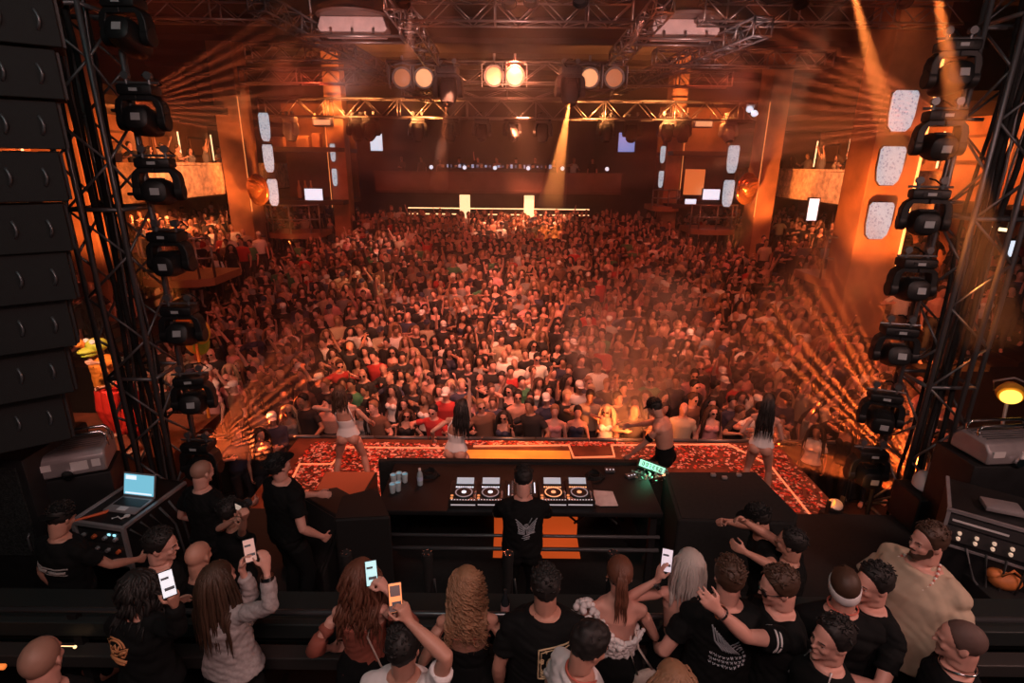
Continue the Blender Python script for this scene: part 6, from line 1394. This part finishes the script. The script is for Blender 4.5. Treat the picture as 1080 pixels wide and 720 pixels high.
for r, L in rows.items():
    L.sort(key=lambda a: a[0]); where = {-1: 'in the crowd left of the stage', -2: 'in the crowd right of the stage'}.get(r) or ('in the front row' if r == 0 else 'in the %s row' % ROWN[r])
    cnt = defaultdict(list)
    for x, o, l in L: cnt[l].append(o)
    for l, os in cnt.items():
        for k, o in enumerate(os):
            lab = l+', '+(where if len(os) == 1 else ('leftmost such ' if k == 0 else 'rightmost such ' if k == len(os)-1 else ORD[k]+' such from left, ')+where)
            tag(o, fit(lab), 'person', 'dancers in the crowd')
# ------------------------------------------------------------------ the rest of the crowd: one mass
def arrays(me):
    n = len(me.vertices); co = np.empty(n*3, 'f'); me.vertices.foreach_get('co', co); me.calc_loop_triangles(); k = len(me.loop_triangles); tr = np.empty(k*3, 'i'); me.loop_triangles.foreach_get('vertices', tr)
    return co.reshape(-1, 3), tr.reshape(-1, 3)
def deci(me, ratio):
    o = bpy.data.objects.new('x', me); COL.objects.link(o); d = o.modifiers.new('d', 'DECIMATE'); d.ratio = ratio; dg = bpy.context.evaluated_depsgraph_get(); m2 = bpy.data.meshes.new_from_object(o.evaluated_get(dg)); bpy.data.objects.remove(o); r = arrays(m2); bpy.data.meshes.remove(m2); return r
LOW = []
for t in TP: LOW.append(dict(sex=t['sex'], skin=deci(t['skin'], .06), shirt=deci(t['shirt'], .07) if t['shirt'] else None, legs=deci(t['legs'], .05), short=deci(t['hair']['short'], .3), long=deci(t['hair']['long'], .25), cap=deci(t['hair']['cap'], .35)))
MASSM = SK+[cmat[k] for k in CCOL]+[HM['black'], HM['brown'], HM['honey'], m_tr]; cidx = {k: 3+i for i, k in enumerate(CCOL)}; hidx = [3+len(CCOL)+i for i in range(3)]; tidx = len(MASSM)-1
def mass(points, name, label, cat='crowd'):
    VV, FF, MM = [], [], []; nv = 0
    for x, y, z, rz in points:
        t = rc.choices(LOW, WT)[0]; s = rc.uniform(.93, 1.06); c, sn = cos(rz), sin(rz); R = np.array([[c, -sn, 0], [sn, c, 0], [0, 0, 1]])*s; off = np.array([x, y, z])
        hair = rc.choices(('short', 'bald', 'cap'), (70, 12, 18))[0] if t['sex'] == 'm' else 'long'
        for part, mi in (('skin', rc.choice((0, 0, 1, 1, 2))), ('shirt', cidx[rc.choice(CW)]), ('legs', tidx), (hair, rc.choice(hidx) if hair != 'cap' else cidx[rc.choice(('black', 'white', 'navy'))])):
            if part == 'bald' or t[part] is None: continue
            co, tr = t[part]; VV.append(co @ R.T+off); FF.append(tr+nv); MM.append(np.full(len(tr), mi, 'i')); nv += len(co)
    v = np.concatenate(VV).astype('f'); f = np.concatenate(FF).astype('i'); mi = np.concatenate(MM)
    me = bpy.data.meshes.new(name); me.vertices.add(len(v)); me.vertices.foreach_set('co', v.ravel()); me.loops.add(len(f)*3); me.loops.foreach_set('vertex_index', f.ravel()); me.polygons.add(len(f)); me.polygons.foreach_set('loop_start', np.arange(len(f), dtype='i')*3); 
    for m in MASSM: me.materials.append(m)
    me.polygons.foreach_set('material_index', mi); me.polygons.foreach_set('use_smooth', np.ones(len(f), 'i')); me.update(calc_edges=True); me.validate()
    return tag(link(name, me), label, cat, kind='stuff')
mass([(x, y, floor_z(y), pi+rc.uniform(-.5, .5)) for x, y, r in spots[LIMIT:]], 'crowd', 'dense crowd filling the dance floor from the middle to the back')
pts = []
for sx in (-1, 1):
    for k in range(24):
        for j in range(8):
            yy = 12.5+.75*k+rc.uniform(-.2, .2); xx = sx*(9.9+.62*j+rc.uniform(-.2, .2))
            if abs(yy-15.4) < 1.7 and abs(xx) < 12: continue
            if abs(yy-24.2) < 1.6 and abs(xx) < 11.9: continue
            pts.append((xx, yy, max(floor_z(yy), .2+.12*j)-.0, pi-sx*.4+rc.uniform(-.5, .5)))
mass(pts, 'terrace_crowd', 'crowd standing on the side terraces under both galleries')
# side terraces carry them
for sx, nm in ((-1, 'left'), (1, 'right')):
    mb = MB()
    for j in range(9): mb.box((sx*(9.9+.62*j), 21.2, (.2+.12*j)/2-.7), (.62, 19, .2+.12*j+1.4))
    structure(mb.build('floor_terrace_'+nm, m_dance, None, False))
# people on the galleries
gl = []
for sx, nm in ((-1, 'left'), (1, 'right')):
    for k, yy in enumerate((18.2, 19.0, 19.9, 20.6, 21.6, 22.4, 23.5, 24.6, 26, 27.2)):
        t = TP[(k*5+3) % len(TP)]; o, l = make_one((sx*12.5, yy, 3.6), pi/2*sx+rc.uniform(-.4, .4), .93, t=t, col=rc.choice(('white', 'white', 'black', 'grey', 'beige')))
        o['label'] = fit((l.split(',')[0]+' at the %s gallery parapet, %s from the stage' % (nm, ORD[k])).replace(' and sunglasses', '')); o['category'] = 'person'; o['group'] = 'people on the galleries'
for k in range(11):
    x = -6.0+1.02*k; o, l = make_one((x, 31.0+rc.uniform(-.2, .3), 3.32), pi+rc.uniform(-.3, .3), .95); o['label'] = fit((l.split(',')[0]+' on the back mezzanine, %s from the left' % ORD[k]).replace(' and sunglasses', '')); o['category'] = 'person'; o['group'] = 'people on the mezzanine'
# ------------------------------------------------------------------ light
def spot(name, loc, tgt, watts, col, ang, blend=.3, rad=.06, gobo=None):
    l = bpy.data.lights.new(name, 'SPOT'); l.energy = watts; l.color = col; l.spot_size = RAD(ang); l.spot_blend = blend; l.shadow_soft_size = rad
    o = link(name, l); o.location = loc; d = V(tgt)-V(loc); o.rotation_euler = d.to_track_quat('-Z', 'Y').to_euler()
    if gobo:
        roll, freq = gobo
        o.rotation_mode = 'QUATERNION'; o.rotation_quaternion = d.to_track_quat('-Z', 'Y') @ Euler((0, 0, roll)).to_quaternion()
        l.use_nodes = True; nt = l.node_tree; em = nt.nodes['Emission']; tc = nt.nodes.new('ShaderNodeTexCoord'); sp = nt.nodes.new('ShaderNodeSeparateXYZ'); dv = nt.nodes.new('ShaderNodeMath'); dv.operation = 'DIVIDE'; mu = nt.nodes.new('ShaderNodeMath'); mu.operation = 'MULTIPLY'; mu.inputs[1].default_value = freq
        sn = nt.nodes.new('ShaderNodeMath'); sn.operation = 'SINE'; mr = nt.nodes.new('ShaderNodeMapRange'); mr.inputs['From Min'].default_value = -.1; mr.inputs['From Max'].default_value = .5; mr.inputs['To Min'].default_value = .02; mr.inputs['To Max'].default_value = 1.6
        nt.links.new(tc.outputs['Normal'], sp.inputs[0]); nt.links.new(sp.outputs['X'], dv.inputs[0]); nt.links.new(sp.outputs['Z'], dv.inputs[1]); nt.links.new(dv.outputs[0], mu.inputs[0]); nt.links.new(mu.outputs[0], sn.inputs[0]); nt.links.new(sn.outputs[0], mr.inputs['Value']); 
        dy = nt.nodes.new('ShaderNodeMath'); dy.operation = 'DIVIDE'; ab = nt.nodes.new('ShaderNodeMath'); ab.operation = 'ABSOLUTE'; m2 = nt.nodes.new('ShaderNodeMapRange'); m2.inputs['From Min'].default_value = .07; m2.inputs['From Max'].default_value = .10; m2.inputs['To Min'].default_value = 1; m2.inputs['To Max'].default_value = 0; mm = nt.nodes.new('ShaderNodeMath'); mm.operation = 'MULTIPLY'
        nt.links.new(sp.outputs['Y'], dy.inputs[0]); nt.links.new(sp.outputs['Z'], dy.inputs[1]); nt.links.new(dy.outputs[0], ab.inputs[0]); nt.links.new(ab.outputs[0], m2.inputs['Value']); nt.links.new(mr.outputs[0], mm.inputs[0]); nt.links.new(m2.outputs[0], mm.inputs[1]); nt.links.new(mm.outputs[0], em.inputs['Strength'])
    return o
def area(name, loc, tgt, watts, col, sx, sy):
    l = bpy.data.lights.new(name, 'AREA'); l.shape = 'RECTANGLE'; l.size = sx; l.size_y = sy; l.energy = watts; l.color = col
    o = link(name, l); o.location = loc; o.rotation_euler = (V(tgt)-V(loc)).to_track_quat('-Z', 'Y').to_euler(); return o
OR = (1, .20, .06); RD = (1, .11, .045)
def haze_mat(name, dens, ani=.25):
    m = bpy.data.materials.new(name); m.use_nodes = True; nt = m.node_tree; nt.nodes.remove(nt.nodes['Principled BSDF']); vs = nt.nodes.new('ShaderNodeVolumeScatter'); vs.inputs['Color'].default_value = (1, .9, .85, 1); vs.inputs['Density'].default_value = dens; vs.inputs['Anisotropy'].default_value = ani; nt.links.new(vs.outputs[0], nt.nodes['Material Output'].inputs['Volume']); return m
def plume(p0, p1, r0, r1, dens, label, n=20, ani=.2):
    """added cone of denser haze, shaped to its light so the beam shows"""
    mb = MB(); mb.tube(p0, p1, r0, r1, n); o = mb.build('haze_wisp', haze_mat('haze_wisp', dens, ani), None, True); return tag(o, label, 'haze', kind='stuff')
def beam(name, a, b, watts, col, ang, dens, label, stop=None):
    a = V(a); b = V(b); spot(name, a, b, watts, col, ang, .35, .03); L = (b-a).length; d = (b-a)/L
    plume(a+d*.15, b, tan_(ang/2)*.3+.04, tan_(ang/2)*L*1.05+.05, dens, label)
def tan_(a): return math.tan(RAD(a))
def fan(name, src, tgt, watts, col, ang, freq, dens, L, label, phase=0.):
    src = V(src); tgt = V(tgt); d = (tgt-src).normalized(); mid = src+d*L*.5; view = (mid-CAM).normalized(); x = d.cross(view).normalized(); y = (-d).cross(x)
    o = spot(name, src, tgt, watts, col, ang, .25, .008, gobo=(0, freq)); R = Matrix((x, y, -d)).transposed(); o.rotation_mode = 'QUATERNION'; o.rotation_quaternion = R.to_quaternion()
    mb = MB(); w = tan_(ang/2)*.97
    mb.rings([[src+d*l+x*(a*w*l)+y*(b*.12*l) for a, b in ((-1, -1), (1, -1), (1, 1), (-1, 1))] for l in (.25, L)]); tag(mb.build('haze_wisp', haze_mat('haze_wisp', dens, .2), None, False), label, 'haze', kind='stuff')  # added haze wedge, fitted to the fan so that its rays show
# crowd wash from the trusses
for x in (-6, -2, 2.2, 6.2): spot('wash', (x, 9.5, 8.3), (x*.9, 15, -.6), 640, (1, .125, .055), 95, .6, .12)
for x in (-7, 0, 7): spot('wash_back', (x, 18, 7.6), (x*.9, 24.5, 1.2), 800, (1, .10, .04), 90, .6, .12)
spot('front_key', (.3, 7.6, 7.8), (-.6, 12.6, 0), 4200, (1, .31, .185), 50, .9, .1)
spot('mid_key', (-1.5, 9.2, 7.8), (.2, 18, .3), 4000, (1, .26, .14), 38, .9, .1)
q = random.Random(21)
for k in range(14):
    tx = q.uniform(-6.5, 6.5); ty = q.uniform(11, 25); spot('moving_spot', (tx*.5+q.uniform(-3, 3), ty-q.uniform(2, 6), 7.6), (tx, ty, floor_z(ty)+1.3), q.uniform(1200, 3000), (1, q.uniform(.3, .42), q.uniform(.14, .26)), q.uniform(12, 22), .6, .06)
spot('bar_glow', (.4, 24.5, 6.8), (.2, 26.8, 2.2), 5200, (1, .26, .11), 62, .6, .2)
spot('right_wash', (5.2, 8.2, 6.8), (6.5, 12, .2), 1100, (1, .2, .05), 80, .7, .1)
# stage
spot('stage_rear', (0, 9.7, 8.0), (0, 7.9, 0), 700, (1, .19, .08), 62, .6, .15)
for sx in (-3.4, 3.2): spot('stage_side', (sx*1.0, 8.9, 6.5), (sx*.85, 7.7, 0), 800, (1, .22, .1), 50, .7, .1)
spot('dancer_key', (-.6, 3.2, 7.6), (-1.2, 8.2, .9), 1500, (1, .42, .32), 32, .8, .1)
spot('dancer_key', (2.5, 3.2, 7.6), (3.0, 8.2, .9), 1000, (1, .42, .32), 24, .8, .1)
spot('stage_flare', (2.05, 8.55, .35), (2.3, 10.6, .45), 230, (1, .22, .05), 120, .8, .05)
plume((2.0, 8.9, .3), (2.9, 12.2, .8), .35, 1.9, .17, 'orange glowing haze over the front rows right of centre', ani=0)
spot('stage_pool', (.0, 8.2, 7.2), (.15, 8.28, 0), 2600, (1, .30, .05), 13, .5, .1)
spot('corner', at(878, 540, z=.35)+V((.1, .15, .1)), (5.6, 8.4, .2), 14, (1, .3, .08), 100, .6, .05)
spot('costume_light', (-6.6, 7.3, 3.2), (-7.0, 8.9, .9), 420, (1, .5, .3), 60, .6, .1)
# side walls
for sx in (-1, 1):
    spot('gallery', (sx*12.6, 20, 6.2), (sx*16, 21.5, 5.0), 1600, (1, .24, .05), 140, .6, .2)
    spot('gallery_front', (sx*7.5, 17, 6.6), (sx*12.3, 21, 4.0), 4200, (1, .30, .10), 46, .7, .2)
    spot('under_gallery', (sx*13.5, 21, 3.2), (sx*13.4, 21, 0), 900, (1, .2, .05), 150, .6, .2)
    spot('column', (sx*7.2, 11.5, 1.8), (sx*(10.1 if sx > 0 else 11.2), 15, 4.0), 4200, (1, .24, .045), 40, .6, .2)
    spot('far_column', (sx*8.0, 20.5, 1.8), (sx*10.9, 24, 4.5), 2800, (1, .26, .055), 44, .6, .2)
    spot('bay', (sx*8.8, 24.9, 6.9), (sx*9, 28, 5.6), 400, (1, .25, .05), 130, .6, .1)
# truss glow
for x in (-7, -4, 3.6, 6.6): spot('truss_glow', (x, 24.0, 6.4), (x, 25.3, 7.4), 1400, (1, .30, .08), 110, .6, .1)
spot('mid_truss_glow', (0, 17.2, 6.0), (0, 18.4, 7.6), 650, (1, .32, .15), 120, .6, .1)
for x in (-3.6, 4.6): spot('roof_wash', (x, 11.8, 5.9), (x*.95, 14.6, 7.9), 480, (1, .55, .50), 60, .7, .2)
spot('truss_key', (.1, 10.2, 6.0), (.1, 13.5, 7.7), 420, (1, .52, .46), 76, .7, .1)
# visible beams
lamp2 = at(601, 107, Y=17.3); beam('beam_bright', lamp2, at(582, 214, Y=22.5), 26000, (1, .28, .06), 9.5, .22, 'bright orange light beam falling from the large moving head')
beam('beam_faint', at(471, 107, Y=17.3), at(463, 195, Y=23), 3500, (1, .2, .06), 6, .14, 'faint orange light beam falling left of the bright one')
beam('beam_roof', at(894, -30, Y=11.5), at(965, 240, Y=11.8), 13000, (1, .25, .05), 9.5, .11, 'wide orange beam crossing the pale screens at the right')
beam('beam_roof', at(985, -30, Y=6.5), at(1048, 360, Y=6.5), 6500, (1, .25, .05), 9, .11, 'wide orange beam in front of the right tower')
# gobo fans from the towers
fan('gobo_right', at(985, 527, Y=6.75), at(862, 415, Y=9.2), 9000, (1, .14, .022), 70, 98, .26, 5.0, 'striped orange light rays right of the stage')
fan('gobo_left', (-4.75, 7.3, .45), at(290, 440, Y=9.0), 2200, (1, .15, .035), 54, 84, .2, 3.6, 'striped dark orange light rays left of the stage')
fan('gobo_roof_right', at(1012, 128, Y=7.6), at(800, 95, Y=10.5), 2900, (1, .16, .05), 44, 84, .07, 6.5, 'striped light rays under the right side of the ceiling')
fan('gobo_roof_left', at(122, 115, Y=7.6), at(290, 95, Y=10.0), 1600, (1, .16, .05), 44, 84, .07, 6.0, 'striped light rays under the left side of the ceiling')
# dim house light over the platform
area('house_light', (.5, -1.5, 7.5), (.3, 3.2, 1.8), 215, (1, .54, .49), 4, 1.5)
area('house_light_right', (6.5, 1.0, 5.6), (2.8, 3.0, 2.0), 140, (1, .54, .46), .8, .8)
area('house_light_cool', (-2, 0.0, 8.5), (-1, 5.8, 1.5), 45, (.45, .9, .85), 5, 2)
l = bpy.data.lights.new('sign_glow', 'POINT'); l.energy = .8; l.color = (.15, 1, .5); l.shadow_soft_size = .08; o = link('sign_glow', l); o.location = at(687, 497, Y=5.75)
hz = MB(); hz.box((0, 20.6, 3.9), (35.8, 25.2, 10.2)); HZ = hz.build('haze', haze_mat('haze', .008), None, False); tag(HZ, 'warm stage haze filling the hall', 'haze', kind='stuff')
w = bpy.data.worlds.new('world'); SC.world = w; w.use_nodes = True; bg = w.node_tree.nodes['Background']; bg.inputs[0].default_value = (.35, .55, .6, 1); bg.inputs[1].default_value = .006
vsx = SC.view_settings; vsx.view_transform = 'Standard'; vsx.look = 'None'; vsx.gamma = 1; vsx.use_curve_mapping = False; vsx.exposure = 0
c = SC.cycles; c.max_bounces = 5; c.diffuse_bounces = 2; c.glossy_bounces = 2; c.transmission_bounces = 2; c.volume_bounces = 0; c.use_denoising = True; c.sample_clamp_indirect = 4
